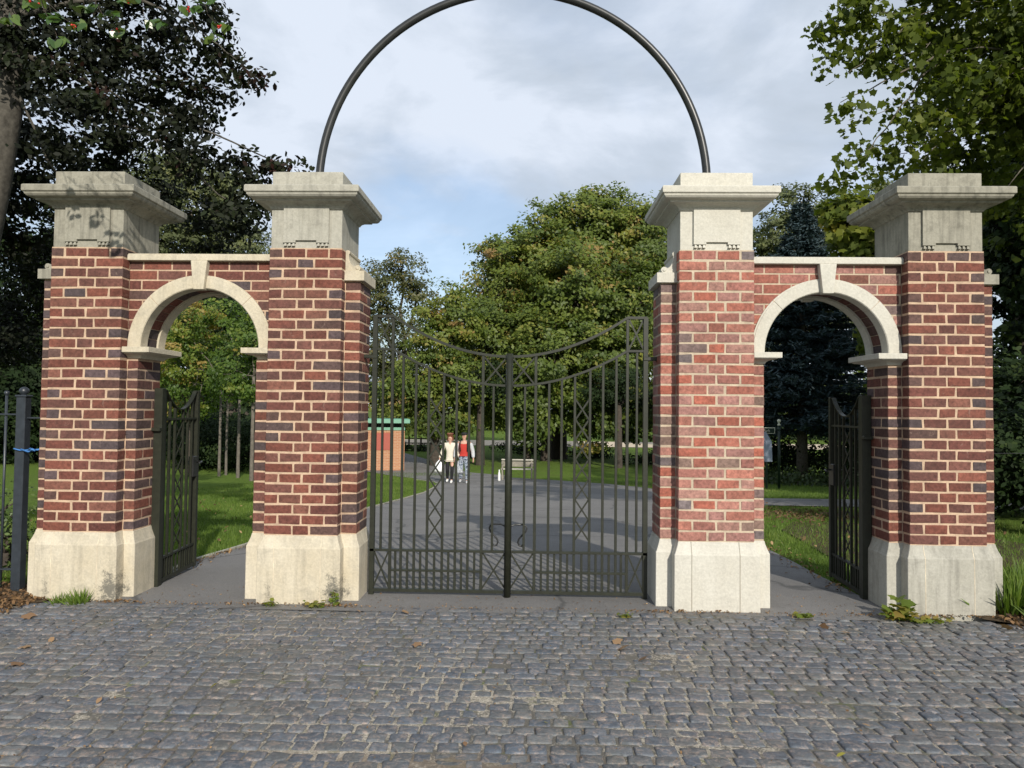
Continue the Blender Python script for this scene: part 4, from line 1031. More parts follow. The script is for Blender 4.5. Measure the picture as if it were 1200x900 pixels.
# ------------------------------------------------------------------ kiosk, bench, sign, bollard
M['kbrick'] = None
def mat_orange():
    m, nt, b = new_mat('orange_brick'); o = coord(nt)
    mp = N(nt, 'ShaderNodeMapping'); mp.inputs['Rotation'].default_value = (R(90), 0, 0); nt.links.new(o, mp.inputs['Vector'])
    t = N(nt, 'ShaderNodeTexBrick'); t.inputs['Color1'].default_value = (.42, .20, .10, 1); t.inputs['Color2'].default_value = (.36, .155, .08, 1); t.inputs['Mortar'].default_value = (.46, .33, .22, 1)
    t.inputs['Scale'].default_value = 1; t.inputs['Brick Width'].default_value = .225; t.inputs['Row Height'].default_value = .075; t.inputs['Mortar Size'].default_value = .008
    nt.links.new(mp.outputs[0], t.inputs['Vector']); nt.links.new(t.outputs[0], b.inputs['Base Color']); b.inputs['Roughness'].default_value = .9; return m
M['kbrick'] = mat_orange(); M['kgreen'] = mat_plain('pale_green_paint', (.16, .34, .24), .5, var=.08); M['kdoor'] = mat_plain('red_paint', (.34, .08, .055), .5, var=.1)
M['kdark'] = mat_plain('gap_shade', (.02, .025, .02), .8)
kb = at(464, 545, 28.5); ke = empty('kiosk', (kb.x-1.9, 28.5+1.2, h(28.5))); ke.rotation_euler.z = R(11); ke.location.x += .12; tag(ke, 'small orange brick kiosk with flat pale green roof on the lawn left of the path', 'kiosk')
H0 = 1.86
m = MB(); m.cbox(-1.9, 1.9, -1.2, 1.2, -.3, H0, .01); m.build('wall', M['kbrick'], ke)
m = MB(); m.cbox(-1.93, 1.91, -1.23, 1.23, H0, H0+.14, .01); m.build('wall_plate', M['kgreen'], ke)
m = MB(); m.cbox(-1.8, 1.8, -1.1, 1.1, H0+.14, H0+.33, .01); m.build('roof_gap', M['kdark'], ke)  # near-black block stands in for the shaded open gap below the roof
m = MB(); m.cbox(-2.3, 2.13, -1.6, 1.6, H0+.33, H0+.52, .02); m.build('roof', M['kgreen'], ke)
m = MB(); m.cbox(.35, 1.35, -1.225, -1.19, .95, H0-.12, .006); m.build('shutter', M['kdoor'], ke)
m = MB(); m.cbox(-1.2, -.4, -1.225, -1.19, 0, H0-.12, .006); m.build('door', M['kdoor'], ke)

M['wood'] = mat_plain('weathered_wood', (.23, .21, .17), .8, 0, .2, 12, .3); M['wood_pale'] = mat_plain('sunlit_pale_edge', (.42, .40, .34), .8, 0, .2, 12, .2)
bp = at(612, 560, 23.2); be = empty('park_bench', (bp.x-.2, 23.2, h(23.2))); tag(be, 'pale wooden park bench seen through the middle of the double gate', 'bench')
for z, hh, mt in ((.74, .05, 'wood_pale'), (.50, .20, 'wood')):
    m = MB(); m.cbox(-.62, .62, .18, .215, z, z+hh, .006); m.build('back_slat', M[mt], be)
m = MB()
for q in range(4): m.cbox(-.62, .62, -.26+q*.11, -.17+q*.11, .415, .445, .004)
m.build('seat', M['wood_pale'], be)
for x in (-.56, .56):
    m = MB(); m.cbox(x-.03, x+.03, .21, .26, -.03, .80, .005); m.build('leg', M['wood'], be)
    m = MB(); m.cbox(x-.03, x+.03, -.26, -.21, -.03, .62, .005); m.build('leg', M['wood'], be)
    m = MB(); m.cbox(x-.035, x+.035, -.28, .21, .62, .65, .005); m.build('arm_rest', M['wood'], be)
M['white'] = mat_plain('white_paint', (.75, .75, .72), .5, var=.05); M['sgreen'] = mat_plain('dark_green_paint', (.012, .025, .016), .4)
M['cream'] = mat_plain('cream_paint', (.55, .55, .42), .5, var=.05)
bo = at(585, 556, 22.3); m = MB(); m.smooth = True; m.lathe([(.05, -.05), (.05, .06), (.045, .26), (.03, .33), (.022, .37), (.022, .42), (.002, .43)], (0, 0, 0), 14); o = m.build('marker_post', M['white'], normals=False); o.location = (bo.x, 22.3, h(22.3)); tag(o, 'small white marker post at the asphalt edge left of the bench', 'post')
# fingerpost
sy = 19.5; sp_ = at(913, 560, sy); se = empty('fingerpost', (sp_.x, sy, h(sy))); tag(se, 'dark green park fingerpost with cream ball finial seen through the right arch', 'signpost')
m = MB(); m.smooth = True; m.tube([(0, 0, -.1), (0, 0, 2.10)], .045, 12); m.tube([(0, 0, 1.95), (0, 0, 2.0)], .06, 12); m.build('post', M['sgreen'], se, normals=False)
m = MB(); m.smooth = True; m.lathe([(.058, 2.10), (.052, 2.13), (.025, 2.17), (.022, 2.19), (.05, 2.215), (.062, 2.255), (.048, 2.295), (.002, 2.315)], (0, 0, 0), 16); m.build('finial', M['cream'], se, normals=False)
m = MB(); m.cbox(-1.15, -.14, -.02, .02, 1.83, 2.03, .004); fb = m.build('finger_board', M['cream'], se)
m = MB(); m.cbox(-1.13, -.16, -.0235, -.0195, 1.85, 2.01, .001); m.build('board_face', M['sgreen'], fb)
fc = bpy.data.curves.new('lettering', 'FONT'); fc.body = 'Park'; fc.size = .13; fc.extrude = .002; fc.align_x = 'RIGHT'
to = bpy.data.objects.new('tmp', fc); COL.objects.link(to); dg = bpy.context.evaluated_depsgraph_get(); me = bpy.data.meshes.new_from_object(to.evaluated_get(dg)); bpy.data.objects.remove(to)
me.materials.clear(); me.materials.append(M['cream']); lt = link('lettering', me, fb); lt.rotation_euler = (R(90), 0, 0); lt.location = (-.30, -.0265, 1.885)
m = MB(); m.cbox(-.14, .0, -.012, .012, 1.86, 1.88, .002); m.cbox(-.14, .0, -.012, .012, 1.98, 2.0, .002); m.build('bracket', M['sgreen'], se)
# pale notice board beside the fingerpost
M['board'] = mat_plain('pale_blue_grey_board', (.30, .34, .42), .35, var=.05)
ny = 19.0; npx = at(897, 530, ny); ne = empty('notice_board', (npx.x-.35, ny, h(ny))); tag(ne, 'pale blue grey notice board with slanted corner left of the fingerpost', 'notice board')
z0 = at(897, 541, ny).z-h(ny); z1 = at(897, 506, ny).z-h(ny)
m = MB(); m.prism([(-.6, z0), (.57, z0), (.55, z0+(z1-z0)*.68), (.36, z1), (-.45, z1), (-.62, z0+(z1-z0)*.68)], -.02, .02); m.build('board', M['board'], ne, bevel=.004)
for x in (-.42, .40):
    m = MB(); m.cbox(x-.03, x+.03, .022, .07, -.1, z1-.15, .004); m.build('leg', M['sgreen'], ne)

# ------------------------------------------------------------------ people
def skin(name, nodes, edges, mat, parent, sub=2, root=None):
    """nodes: {key:(x,y,z,rx[,ry])}; one continuous skinned surface"""
    keys = list(nodes); me = bpy.data.meshes.new(name)
    me.from_pydata([nodes[k][:3] for k in keys], [(keys.index(a), keys.index(b)) for a, b in edges], [])
    o = link(name, me); md = o.modifiers.new('s', 'SKIN'); md.use_smooth_shade = True
    sv = me.skin_vertices[0].data
    for i, k in enumerate(keys):
        n = nodes[k]; sv[i].radius = (n[3], n[4] if len(n) > 4 else n[3]); sv[i].use_root = (k == (root or keys[0]))
    sb = o.modifiers.new('d', 'SUBSURF'); sb.levels = sb.render_levels = sub
    dg = bpy.context.evaluated_depsgraph_get(); m2 = bpy.data.meshes.new_from_object(o.evaluated_get(dg)); m2.materials.clear(); m2.materials.append(mat)
    bpy.data.objects.remove(o); m2.polygons.foreach_set('use_smooth', [True]*len(m2.polygons))
    return link(name, m2, parent)
M['skin'] = mat_plain('skin', (.50, .29, .21), .5, var=.05); M['hair_red'] = mat_plain('auburn_hair', (.16, .06, .03), .6, var=.3)
M['black'] = mat_plain('black_cloth', (.012, .012, .014), .8); M['creamc'] = mat_plain('cream_jacket', (.62, .56, .46), .85, var=.12)
M['redc'] = mat_plain('red_shirt', (.42, .035, .025), .85, var=.15); M['greyc'] = mat_plain('light_grey_sleeve', (.46, .47, .48), .85, var=.1)
def mat_camo():
    m, nt, b = new_mat('camouflage_cloth'); o = coord(nt); n = noise(nt, 13, 2, .5, o); r = ramp(nt, n, [(0, (.05, .06, .09)), (.42, (.05, .06, .09)), (.43, (.20, .24, .30)), (.52, (.20, .24, .30)), (.53, (.42, .45, .50)), (.62, (.10, .12, .17))])
    r.node.color_ramp.interpolation = 'CONSTANT'; nt.links.new(r, b.inputs['Base Color']); b.inputs['Roughness'].default_value = .9; return m
M['camo'] = mat_camo(); M['bagw'] = mat_plain('white_plastic_bag', (.75, .75, .76), .4, var=.05); M['bagg'] = mat_plain('grey_striped_bag', (.35, .37, .40), .5, nscale=18, var=.7)
def person(px, Y, Hs, lab, build, legpose, armL, armR, fem):
    b = at(px, 560, Y); e = empty('person', (b.x, Y, h(Y)), 0); tag(e, lab, 'person', None)
    k = Hs/1.75; sw = (.175 if fem else .20)*k; hw = .085*k
    hip, waist, chest, neck, chin, headc = .92*k, 1.08*k, 1.32*k, 1.47*k, 1.54*k, 1.63*k
    nodes = {'pel': (0, 0, hip, .13*k*(1 if not fem else .95), .10*k), 'wai': (0, 0, waist, .125*k if not fem else .105*k, .09*k), 'che': (0, 0, chest, .15*k, .11*k), 'col': (0, .01, 1.42*k, .085*k, .07*k), 'nec': (0, .0, neck, .052*k),
             'chi': (0, -.015, chin, .062*k, .07*k), 'hea': (0, -.005, headc, .078*k, .092*k), 'top': (0, .0, 1.71*k, .058*k, .066*k), 'nos': (0, -.105*k, 1.615*k, .012), 'eaL': (.082*k, 0, 1.62*k, .014), 'eaR': (-.082*k, 0, 1.62*k, .014)}
    ed = [('pel', 'wai'), ('wai', 'che'), ('che', 'col'), ('col', 'nec'), ('nec', 'chi'), ('chi', 'hea'), ('hea', 'top'), ('hea', 'nos'), ('hea', 'eaL'), ('hea', 'eaR')]
    legs = {}; arms = {}
    for s, n, (kx, ky, kz, ax, ay, az) in ((1, 'L', legpose[0]), (-1, 'R', legpose[1])):
        J_ = [('h'+n, (s*hw, 0, hip-.05*k, .088*k)), ('k'+n, (kx, ky, kz, .058*k)), ('c'+n, ((kx*.55+ax*.45), (ky*.55+ay*.45)+.015, (kz*.55+az*.45), .056*k)), ('a'+n, (ax, ay, az, .038*k)), ('b'+n, (ax, ay-.06, az-.05, .035*k)), ('t'+n, (ax, ay-.16, az-.065, .030*k))]
        for q, v in J_: nodes[q] = v
        ed += [('pel', 'h'+n), ('h'+n, 'k'+n), ('k'+n, 'c'+n), ('c'+n, 'a'+n), ('a'+n, 'b'+n), ('b'+n, 't'+n)]; legs[n] = J_
    for s, n, (ex, ey, ez, wx, wy, wz) in ((1, 'L', armL), (-1, 'R', armR)):
        hx, hy, hz = wx, wy-.005, wz-.075*k
        J_ = [('s'+n, (s*sw, .0, 1.40*k, .052*k)), ('e'+n, (ex, ey, ez, .040*k)), ('w'+n, (wx, wy, wz, .026*k)), ('p'+n, (hx, hy, hz, .030*k, .018))]
        for q, v in J_: nodes[q] = v
        ed += [('che', 's'+n), ('s'+n, 'e'+n), ('e'+n, 'w'+n), ('w'+n, 'p'+n)]
        for f in range(4):
            fx = hx; fy = hy-.026+.017*f; L = (.062, .07, .066, .052)[f]
            nodes[f'f{f}{n}'] = (fx+s*.004, fy, hz-.045*k, .009); nodes[f'g{f}{n}'] = (fx-s*.016, fy, hz-.045*k-L*.5, .008)
            ed += [('p'+n, f'f{f}{n}'), (f'f{f}{n}', f'g{f}{n}')]
        nodes['th'+n] = (hx-s*.012, hy-.042, hz-.01, .010); nodes['ti'+n] = (hx-s*.018, hy-.052, hz-.04, .009); ed += [('p'+n, 'th'+n), ('th'+n, 'ti'+n)]; arms[n] = J_
    skin('body', nodes, ed, M['skin'], e, 2, 'pel')
    build(e, nodes, k); return e
def grow(nodes, keys, d): return {q: tuple([*nodes[q][:3]]+[r+d for r in nodes[q][3:]]) for q in keys}
def face(e, k):
    m = MB(); m.smooth = True
    for s in (-1, 1): m.lathe([(.001, -.007), (.008, -.004), (.009, 0), (.008, .004), (.001, .007)], (s*.031*k, -.091*k, 1.635*k), 8)
    m.build('eyes', M['black'], e); m = MB(); m.cbox(-.022, .022, -.088*k, -.080*k, 1.566*k, 1.574*k, .002); m.build('mouth', M['redc'], e)
def shoes(e, nodes, mat, k):
    for n in 'LR':
        a = nodes['a'+n]; c = {'0': (a[0], a[1]+.04, a[2]-.045, .045), '1': (a[0], a[1]-.02, a[2]-.035, .052), '2': (a[0], a[1]-.10, a[2]-.055, .042), '3': (a[0], a[1]-.185, a[2]-.062, .034)}
        skin('shoe', c, [('0', '1'), ('1', '2'), ('2', '3')], mat, e, 2)
def woman(e, nodes, k):
    d = grow(nodes, ['pel', 'wai', 'che'], .03); d['col'] = (0, .01, 1.43*k, .09*k, .075*k); d['hem'] = (0, 0, .82*k, .185, .155)
    d.update(grow(nodes, ['sL', 'eL', 'wL', 'sR', 'eR', 'wR'], .024))
    skin('jacket', d, [('pel', 'hem'), ('pel', 'wai'), ('wai', 'che'), ('che', 'col'), ('che', 'sL'), ('sL', 'eL'), ('eL', 'wL'), ('che', 'sR'), ('sR', 'eR'), ('eR', 'wR')], M['creamc'], e, 2, 'pel')
    l = grow(nodes, ['pel', 'hL', 'kL', 'cL', 'aL', 'hR', 'kR', 'cR', 'aR'], .010); l['pel'] = (0, 0, .86*k, .10, .085)
    for n in 'LR': l['h'+n] = (*l['h'+n][:2], .78*k, .085)
    skin('leggings', l, [('pel', 'hL'), ('hL', 'kL'), ('kL', 'cL'), ('cL', 'aL'), ('pel', 'hR'), ('hR', 'kR'), ('kR', 'cR'), ('cR', 'aR')], M['black'], e, 2, 'pel')
    hr = {'a': (0, .03, 1.68*k, .110, .115), 'b': (0, .02, 1.735*k, .08, .09), 'c': (0, .07, 1.60*k, .075, .05), 'd': (0, .09, 1.52*k, .055, .035), 'f': (.0, .10, 1.44*k, .035, .025)}
    skin('hair', hr, [('a', 'b'), ('a', 'c'), ('c', 'd'), ('d', 'f')], M['hair_red'], e, 2); shoes(e, nodes, M['white'], k); face(e, k)
def man(e, nodes, k):
    d = grow(nodes, ['pel', 'wai', 'che', 'sL', 'sR'], .035); d['col'] = (0, .01, 1.44*k, .10*k, .085*k); d['hem'] = (0, 0, .93*k, .165, .135)
    skin('red_top', {q: v for q, v in d.items()}, [('pel', 'hem'), ('pel', 'wai'), ('wai', 'che'), ('che', 'col'), ('che', 'sL'), ('che', 'sR')], M['redc'], e, 2, 'pel')
    for n in 'LR':
        s = grow(nodes, ['s'+n, 'e'+n, 'w'+n], .036); skin('sleeve', s, [('s'+n, 'e'+n), ('e'+n, 'w'+n)], M['greyc'], e, 2)
        g = 1 if n == 'L' else -1
        m = MB(); m.smooth = True; m.tube([(g*.125, -.125, 1.10*k), (g*.135, -.150, 1.28*k), (g*.13, -.10, 1.43*k), (g*.125, .02, 1.47*k), (g*.13, .13, 1.38*k)], .022, 8); m.build('backpack_strap', M['black'], e, normals=False)
    l = grow(nodes, ['pel', 'hL', 'kL', 'cL', 'aL', 'hR', 'kR', 'cR', 'aR'], .026)
    l['pel'] = (0, 0, .90*k, .125, .10)
    for n in 'LR': l['a'+n] = tuple([*l['a'+n][:3], .068])
    skin('trousers', l, [('pel', 'hL'), ('hL', 'kL'), ('kL', 'cL'), ('cL', 'aL'), ('pel', 'hR'), ('hR', 'kR'), ('kR', 'cR'), ('cR', 'aR')], M['camo'], e, 2, 'pel')
    hr = {'z': (0, .01, 1.655*k, .125, .135), 'a': (0, .005, 1.69*k, .13, .14), 'b': (0, .01, 1.745*k, .10, .11)}
    skin('cap', hr, [('z', 'a'), ('a', 'b')], M['black'], e, 2); m = MB(); m.prism([(-.06, -.08), (-.05, -.15), (0, -.17), (.05, -.15), (.06, -.08)], 1.668*k, 1.678*k, axis='z'); m.build('cap_peak', M['black'], e, bevel=.004)
    shoes(e, nodes, M['greyc'], k); face(e, k)
PYY = 20.6
kk = 1.68/1.75
person(527, PYY, 1.68, 'woman in cream jacket and black leggings walking with bags toward the gate', woman,
       ((.09, -.10, .50*kk, .07, -.06, .10), (-.08, -.02, .49*kk, -.10, .16, .12)), (.29, .0, 1.12*kk, .34, -.08, .90*kk), (-.28, .02, 1.13*kk, -.36, -.04, .90*kk), True)
person(543.5, PYY-.1, 1.78, 'man in black cap, red top, grey sleeves and camouflage trousers walking beside the woman', man,
       ((.12, -.10, .50, .12, -.05, .10), (-.11, -.01, .49, -.13, .12, .12)), (.30, .04, 1.12, .33, -.04, .87), (-.30, .03, 1.12, -.32, -.06, .87), False)
def bag(px, Y, w, hh, ztop, mat, lab):
    p = at(px, 540, Y); e = MB(); e.smooth = True; vs = []; fs = []; K = 14
    rings = [(.02, 0), (.06, -.05), (w*.30, -hh*.28), (w*.44, -hh*.55), (w*.5, -hh*.85), (w*.42, -hh)]
    for r, z in rings:
        for k in range(K):
            a = 2*math.pi*k/K; q = r*(1+.10*math.sin(3*a+z*20)); vs.append((q*math.cos(a), q*.45*math.sin(a), z))
    for i in range(len(rings)-1):
        for k in range(K): a = i*K+k; b = i*K+(k+1) % K; fs.append((a, b, b+K, a+K))
    fs += [tuple(range(K)), tuple(range((len(rings)-1)*K, len(rings)*K))]
    e.add(vs, fs); o = e.build('shopping_bag', mat); o.location = (p.x, Y, h(Y)+ztop); tag(o, lab, 'bag')
    return o
wp = at(527, 560, PYY).x; 
b1 = bag(512, PYY-.08, .38, .42, .80, M['bagw'], 'full white plastic bag in the woman\'s right hand'); b1.location.x = wp-.365
b2 = bag(533, PYY-.12, .30, .46, .80, M['bagg'], 'grey patterned bag in the woman\'s left hand between the couple'); b2.location.x = wp+.345

# low timber fence far behind the kiosk path
fe = empty('low_fence', (-9.5, 50, h(50))); tag(fe, 'low dark post and rail fence far behind the kiosk path', 'fence')
for i in range(9):
    m = MB(); m.cbox(-3.2+i*.9, -3.08+i*.9, -.06, .06, -.1, .85, .01); m.build('post', M['bark_dark'], fe)
for z in (.35, .7):
    m = MB(); m.cbox(-3.3, 4.2, -.075, -.061, z, z+.08, .004); m.build('rail', M['bark_dark'], fe)

# ------------------------------------------------------------------ grass, litter, weeds
def inside_strip(x, y):
    return np.logical_and(x > np.interp(y, YL, XL)+.0, x < np.interp(y, YR, XR))
def blades(n, x0, x1, y0, y1, hgt, dens=None):
    x = rng.uniform(x0, x1, n); y = y0+(y1-y0)*rng.uniform(0, 1, n)**1.4
    ok = (~inside_strip(x, y)) | (y > 25)
    ok &= ~((y > 10.3) & (y < 13.7) & (x > 4.0))
    ok &= ~((np.abs(x) < 3.5) & (y < .62))
    x, y = x[ok], y[ok]; z = np.interp(y, HY, HZ)
    P = np.stack([x, y, z], 1); ax = np.stack([rng.normal(0, .38, len(x)), rng.normal(0, .38, len(x)), np.ones(len(x))], 1); ax /= np.linalg.norm(ax, axis=1, keepdims=True)
    patch = .5+.22*np.sin(x*1.3+1)*np.sin(y*.9)+.16*np.sin(x*3.1)*np.sin(y*2.3+2)
    sz = hgt*rng.uniform(.5, 1.3, len(x))*(1+.02*y)
    return P, ax, sz, np.clip(patch+rng.normal(0, .18, len(x)), 0, 1)
parts = [blades(70000, -8, -2.7, 1.0, 12, .055), blades(42000, 2.7, 8, .9, 10.6, .06), blades(40000, -9, -2.4, 10, 27, .05), blades(16000, 3.2, 12, 13.6, 22, .06), blades(14000, -6, -3.5, .4, 1.6, .07), blades(9000, 3.5, 6, .4, 1.8, .07)]
P = np.concatenate([p[0] for p in parts]); AX = np.concatenate([p[1] for p in parts]); SZ = np.concatenate([p[2] for p in parts]); TT = np.concatenate([p[3] for p in parts])
nr = rng.normal(size=(len(P), 3)); nr[:, 2] = 0
o = leaves('lawn_grass', P, SZ, TT, 'blade', M['blade'], None, nr, .01, AX); tag(o, 'short mown grass of the park lawns', 'grass', kind='stuff')
# long grass at the right edge and the left
def tuft(name, x, y, n, r, hgt, lab, group=None, z=0):
    a = rng.normal(0, r*.5, (n, 2)); P = np.stack([a[:, 0], a[:, 1], np.full(n, -.005)], 1)
    ax = np.stack([a[:, 0]/r*.7+rng.normal(0, .3, n), a[:, 1]/r*.7+rng.normal(0, .3, n), np.ones(n)], 1); ax /= np.linalg.norm(ax, axis=1, keepdims=True)
    nr = rng.normal(size=(n, 3)); nr[:, 2] = 0
    o = leaves(name, P, hgt*rng.uniform(.4, 1.1, n), rng.uniform(.2, .9, n), 'blade', M['blade'], None, nr, .01, ax); o.location = (x, y, z); tag(o, lab, 'grass', group); return o
tuft('grass_tuft', -3.06, -.10, 130, .06, .12, 'wispy green grass tuft at the foot of the outer left plinth')
tuft('grass_tuft', -3.20, -.10, 90, .05, .09, 'sparse pale grass tuft left of the wispy tuft by the plinth')
tuft('grass_tuft', 3.62, .10, 420, .14, .30, 'long bright grass clump right of the outer right plinth')
tuft('grass_tuft', 3.78, -.22, 300, .14, .24, 'second long grass clump at the lower right edge')
tuft('grass_tuft', 3.95, .35, 400, .22, .34, 'long grass clump at the right frame edge behind the others')
tuft('grass_tuft', -3.98, .05, 120, .12, .16, 'thin grass clump beneath the railing at the left edge')
def weed(x, y, specs, lab, name='weed'):
    """upright weed: stems with leaf pairs"""
    e = empty(name, (x, y, 0)); tag(e, lab, 'weed'); mb = MB(); mb.smooth = True; P, T, S, A = [], [], [], []
    for (dx, dy, hh, ls, nl) in specs:
        mb.tube([(dx*.3, dy*.3, -.01), (dx*.7, dy*.7, hh*.5), (dx, dy, hh)], [.0035, .003, .0015], 5)
        for i in range(nl):
            t = (i+1)/nl; a = i*2.4+random.random(); d = Vector((math.cos(a), math.sin(a), .15)); l = ls*(1-.35*t)
            p = Vector((dx*(.3+.7*t), dy*(.3+.7*t), hh*t))+d*l*.5
            P.append(tuple(p)); T.append(random.uniform(.55, 1)); S.append(l*1.15); A.append(tuple(d))
    mb.build('stem', M['lf_stem'], e, normals=False); A = np.array(A)
    leaves('leaves', np.array(P), np.array(S), np.array(T), 'maple', M['lf_young'], e, None, .35, A)
M['lf_stem'] = mat_plain('green_stem', (.09, .14, .03), .6)
weed(-1.68, -.10, [(-.03, -.02, .04, .045, 4), (.02, -.02, .05, .05, 4), (.05, 0, .03, .045, 3)], 'small dark leafed weed at the left foot of the plinth left of the double gate')
weed(-1.34, -.11, [(-.05, -.01, .035, .05, 5), (0, -.01, .04, .055, 4), (.04, -.01, .05, .05, 4), (-.09, 0, .05, .03, 3)], 'bright low weed at the middle foot of the plinth left of the double gate')
weed(-1.23, -.07, [(0, 0, .12, .045, 6), (.02, 0, .10, .04, 5)], 'upright leafy weed in the plinth corner left of the double gate')
weed(2.70, -.16, [(-.06, -.01, .10, .10, 6), (.02, 0, .16, .11, 8), (.06, -.01, .12, .10, 7), (.10, 0, .08, .08, 5), (0, -.03, .05, .09, 6)], 'large bright green weed at the foot of the outer right plinth')
weed(2.86, -.20, [(-.1, 0, .03, .05, 6), (0, 0, .04, .05, 6), (.1, .02, .03, .05, 6), (.2, .01, .03, .045, 5)], 'low spreading green weed in front of the outer right plinth')
weed(2.05, -.14, [(-.04, 0, .03, .05, 5), (.03, 0, .03, .05, 6), (.07, 0, .02, .04, 4)], 'small flat weed on the cobbles edge under the right archway')
weed(.82, -.22, [(-.04, 0, .03, .035, 5), (.03, 0, .05, .035, 6), (.06, 0, .03, .03, 4)], 'small flowering weed on the cobbles left of the pinkish pier')
weed(-3.9, -.05, [(-.05, 0, .14, .05, 6), (.05, 0, .1, .05, 6), (0, .05, .18, .05, 7)], 'thin weed under the railing at the left edge')
weed(3.72, -.30, [(-.08, 0, .06, .09, 6), (.08, 0, .1, .10, 7), (0, .06, .08, .09, 6)], 'broad leafed weed at the lower right edge beside long grass')
# litter
def litter(name, n, fx, lab, size=.05, tl=(.1, .95), sp=.5):
    P = fx(n); P = P[P[:, 0] > -1e8]; o = leaves(name, P, size*rng.uniform(.5, 1.3, len(P)), rng.uniform(*tl, len(P)), 'oval', M['litter'], None, None, sp); tag(o, lab, 'leaf litter', kind='stuff'); return o
def fl(n):
    x = -3.35-np.abs(rng.normal(0, .45, n)); y = rng.uniform(-.45, .9, n)-.6*np.maximum(0, -3.5-x); ok = y < .95
    return np.stack([x, y, np.full(n, .022)], 1)[ok]
def fr(n):
    x = 3.4+np.abs(rng.normal(0, .45, n)); y = rng.uniform(-.4, 1.6, n)-.55*np.maximum(0, x-3.5)
    return np.stack([x, y, np.full(n, .022)], 1)
litter('leaf_litter', 1500, fl, 'brown leaf litter on the soil under the left railing', .032, (0, .75), .9)
litter('leaf_litter', 1500, fr, 'brown leaf litter on the soil right of the outer right pier', .04, (0, .8), .9)
def fe1(n):
    t = rng.uniform(.55, 6.5, n); side = rng.integers(0, 2, n)
    x = np.where(side == 0, np.interp(t, YL, XL)+np.abs(rng.normal(0, .07, n)), np.interp(t, YR, XR)-rng.normal(0, .09, n)); return np.stack([x, t, np.interp(t, HY, HZ)+.022], 1)
litter('path_edge_litter', 900, fe1, 'dead leaves gathered along the asphalt path edges', .035)
def fg(n):
    x = np.where(rng.random(n) < .5, rng.uniform(2.9, 7, n), rng.uniform(-7, -3, n)); y = rng.uniform(1.5, 10.4, n); return np.stack([x, y, np.interp(y, HY, HZ)+.05], 1)
litter('lawn_litter', 500, fg, 'scattered fallen leaves on the lawns behind the arches', .05)
def fs(n):
    x = rng.normal(5.2, .8, n); y = rng.normal(7.8, .9, n); return np.stack([x, y, np.interp(y, HY, HZ)+.04], 1)
litter('leaf_pile', 1600, fs, 'dark patch of dead leaves on the grass beyond the right arch', .06, (0, .5))
def fgr(n):
    x = rng.uniform(-2.9, 2.9, n); y = rng.normal(-.06, .035, n); y = np.where(rng.random(n) < .35, rng.uniform(-.05, .45, n), y)
    return np.stack([x, y, np.where(y < 0, .008, .016)], 1)
litter('threshold_grit', 1100, fgr, 'pale grit and leaf crumbs along the join of cobbles and asphalt', .014, (.3, 1))
def fpl(n):
    c = rng.choice([-3.4, -3.1, -2.8, -1.75, -1.35, -1.15, 1.15, 1.5, 2.7, 3.0, 3.3], n); return np.stack([c+rng.normal(0, .12, n), rng.normal(-.065, .018, n), np.full(n, .014)], 1)
litter('plinth_litter', 420, fpl, 'dry leaf crumbs blown against the plinth feet', .026, (.1, .9))
def fc(n):
    x = rng.uniform(-4, 4, n); y = rng.uniform(-3.3, -.1, n); return np.stack([x, y, np.full(n, .010)], 1)
litter('cobble_debris', 1300, fc, 'tiny twigs, husks and leaf crumbs scattered over the cobbles', .014, (.3, 1), .5)
# single fallen leaves on the setts
fl_specs = [(20, 778, 'b', .06), (30, 758, 'b', .05), (33, 722, 'b', .075), (8, 782, 'y', .03), (250, 804, 'y', .035), (298, 738, 'y', .03), (489, 755, 'b', .05), (475, 717, 'b', .045), (723, 752, 'b', .05), (730, 759, 'b', .06), (753, 772, 'b', .055), (966, 735, 'b', .05), (990, 741, 'b', .045), (116, 821, 'w', .035), (60, 750, 'b', .04), (420, 716, 'b', .04), (1180, 735, 'b', .06), (1050, 723, 'b', .05), (985, 885, 'y', .035), (1015, 850, 'b', .03), (545, 872, 'b', .03), (640, 847, 'y', .03)]
for x, y, c, sz in fl_specs:
    d = at(x, y, 0)-Vector((CX, -CD, CH)); t = (CH-.014)/-d.z; p = Vector((CX, -CD, CH))+d*t
    o = leaves('fallen_leaf', np.array([[0, 0, .012]]), sz*1.3, np.array([random.random()]), 'maple' if sz > .04 else 'oval', M['yellow_leaf' if c == 'y' else 'brown_leaf'], None, None, .35)
    o.location = (p.x, p.y, .004); tag(o, 'fallen %s leaf lying on the cobbles' % ('yellow' if c == 'y' else 'brown'), 'leaf', 'fallen %s leaves lying on the cobbles' % ('yellow' if c == 'y' else 'brown'))

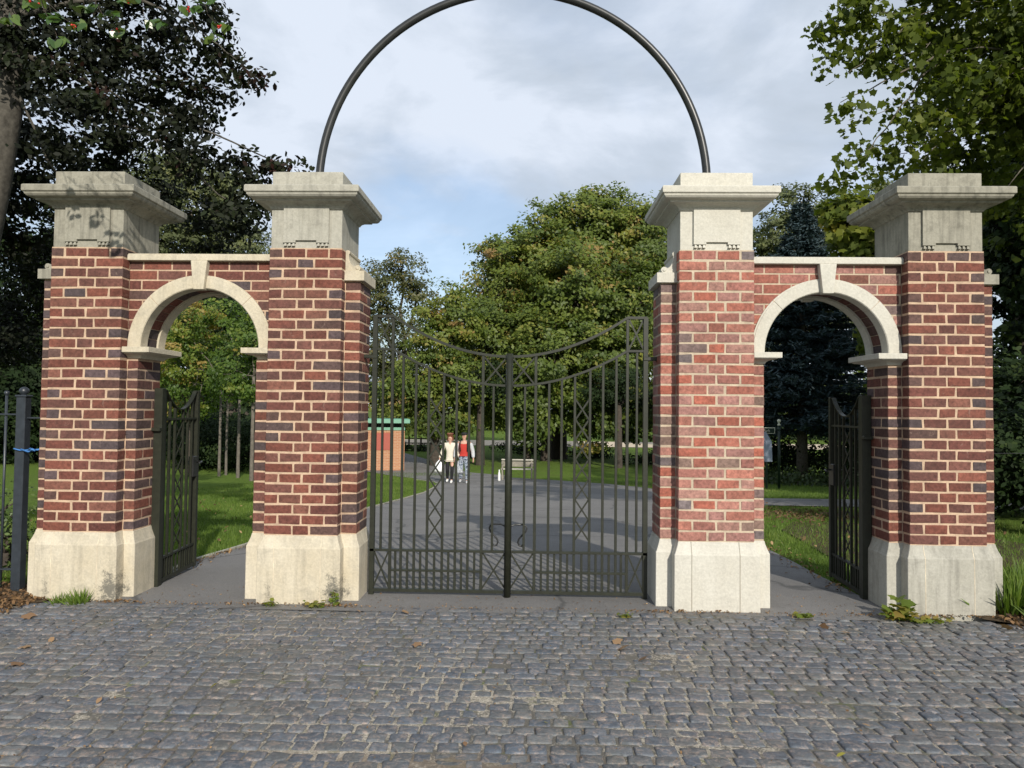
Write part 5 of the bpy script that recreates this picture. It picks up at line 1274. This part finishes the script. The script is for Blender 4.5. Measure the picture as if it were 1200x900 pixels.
# ------------------------------------------------------------------ light
AZ, EL = R(19), R(27.5)
sun = bpy.data.lights.new('sun', 'SUN'); sun.energy = 4.2; sun.angle = R(.55); sun.color = (1, .94, .84)
so = bpy.data.objects.new('sun', sun); COL.objects.link(so)
sd = Vector((math.sin(AZ)*math.cos(EL), -math.cos(AZ)*math.cos(EL), math.sin(EL)))   # towards the sun
so.rotation_euler = sd.to_track_quat('Z', 'Y').to_euler(); so.location = sd*60
w = bpy.data.worlds.new('World'); scene.world = w; w.use_nodes = True; nt = w.node_tree; nt.nodes.clear()
out = nt.nodes.new('ShaderNodeOutputWorld'); bg = nt.nodes.new('ShaderNodeBackground'); sky = nt.nodes.new('ShaderNodeTexSky')
sky.sky_type = 'NISHITA'; sky.sun_disc = False; sky.sun_elevation = EL; sky.sun_rotation = math.atan2(sd.x, sd.y); sky.air_density = 1; sky.dust_density = 1.2; sky.ozone_density = 1.5
bg.inputs['Strength'].default_value = .15; nt.links.new(sky.outputs[0], bg.inputs['Color'])
tc = nt.nodes.new('ShaderNodeTexCoord'); sx = nt.nodes.new('ShaderNodeSeparateXYZ'); nt.links.new(tc.outputs['Generated'], sx.inputs[0])
def mth(op, a, b=None):
    n = nt.nodes.new('ShaderNodeMath'); n.operation = op
    for i, v in enumerate((a, b)):
        if v is None: continue
        if isinstance(v, (int, float)): n.inputs[i].default_value = v
        else: nt.links.new(v, n.inputs[i])
    return n.outputs[0]
dz = mth('ADD', mth('MAXIMUM', sx.outputs['Z'], 0.0), .22)
cb = nt.nodes.new('ShaderNodeCombineXYZ'); nt.links.new(mth('DIVIDE', sx.outputs['X'], dz), cb.inputs[0]); nt.links.new(mth('DIVIDE', sx.outputs['Y'], dz), cb.inputs[1]); cb.inputs[2].default_value = 3.7
n1 = noise(nt, 1.1, 9, .52, cb.outputs[0], .2); n2 = noise(nt, 2.3, 9, .55, cb.outputs[0], .3)
cover = ramp(nt, n1, [(.38, g3(.42)), (.47, g3(.80)), (.55, g3(.98))])
ccol = ramp(nt, n2, [(.36, (.48, .545, .63)), (.49, (.55, .62, .72)), (.62, (.70, .765, .87))])
bgc = nt.nodes.new('ShaderNodeBackground'); nt.links.new(ccol, bgc.inputs['Color']); bgc.inputs['Strength'].default_value = 1.0
mx = nt.nodes.new('ShaderNodeMixShader'); nt.links.new(cover, mx.inputs[0]); nt.links.new(bg.outputs[0], mx.inputs[1]); nt.links.new(bgc.outputs[0], mx.inputs[2]); nt.links.new(mx.outputs[0], out.inputs[0])

scene.view_settings.view_transform = 'Standard'; scene.view_settings.look = 'None'; scene.view_settings.exposure = .15; scene.view_settings.gamma = 1; scene.view_settings.use_curve_mapping = False
scene.render.engine = 'CYCLES'; scene.cycles.max_bounces = 6; scene.cycles.diffuse_bounces = 3; scene.cycles.transmission_bounces = 3; scene.cycles.sample_clamp_indirect = 6
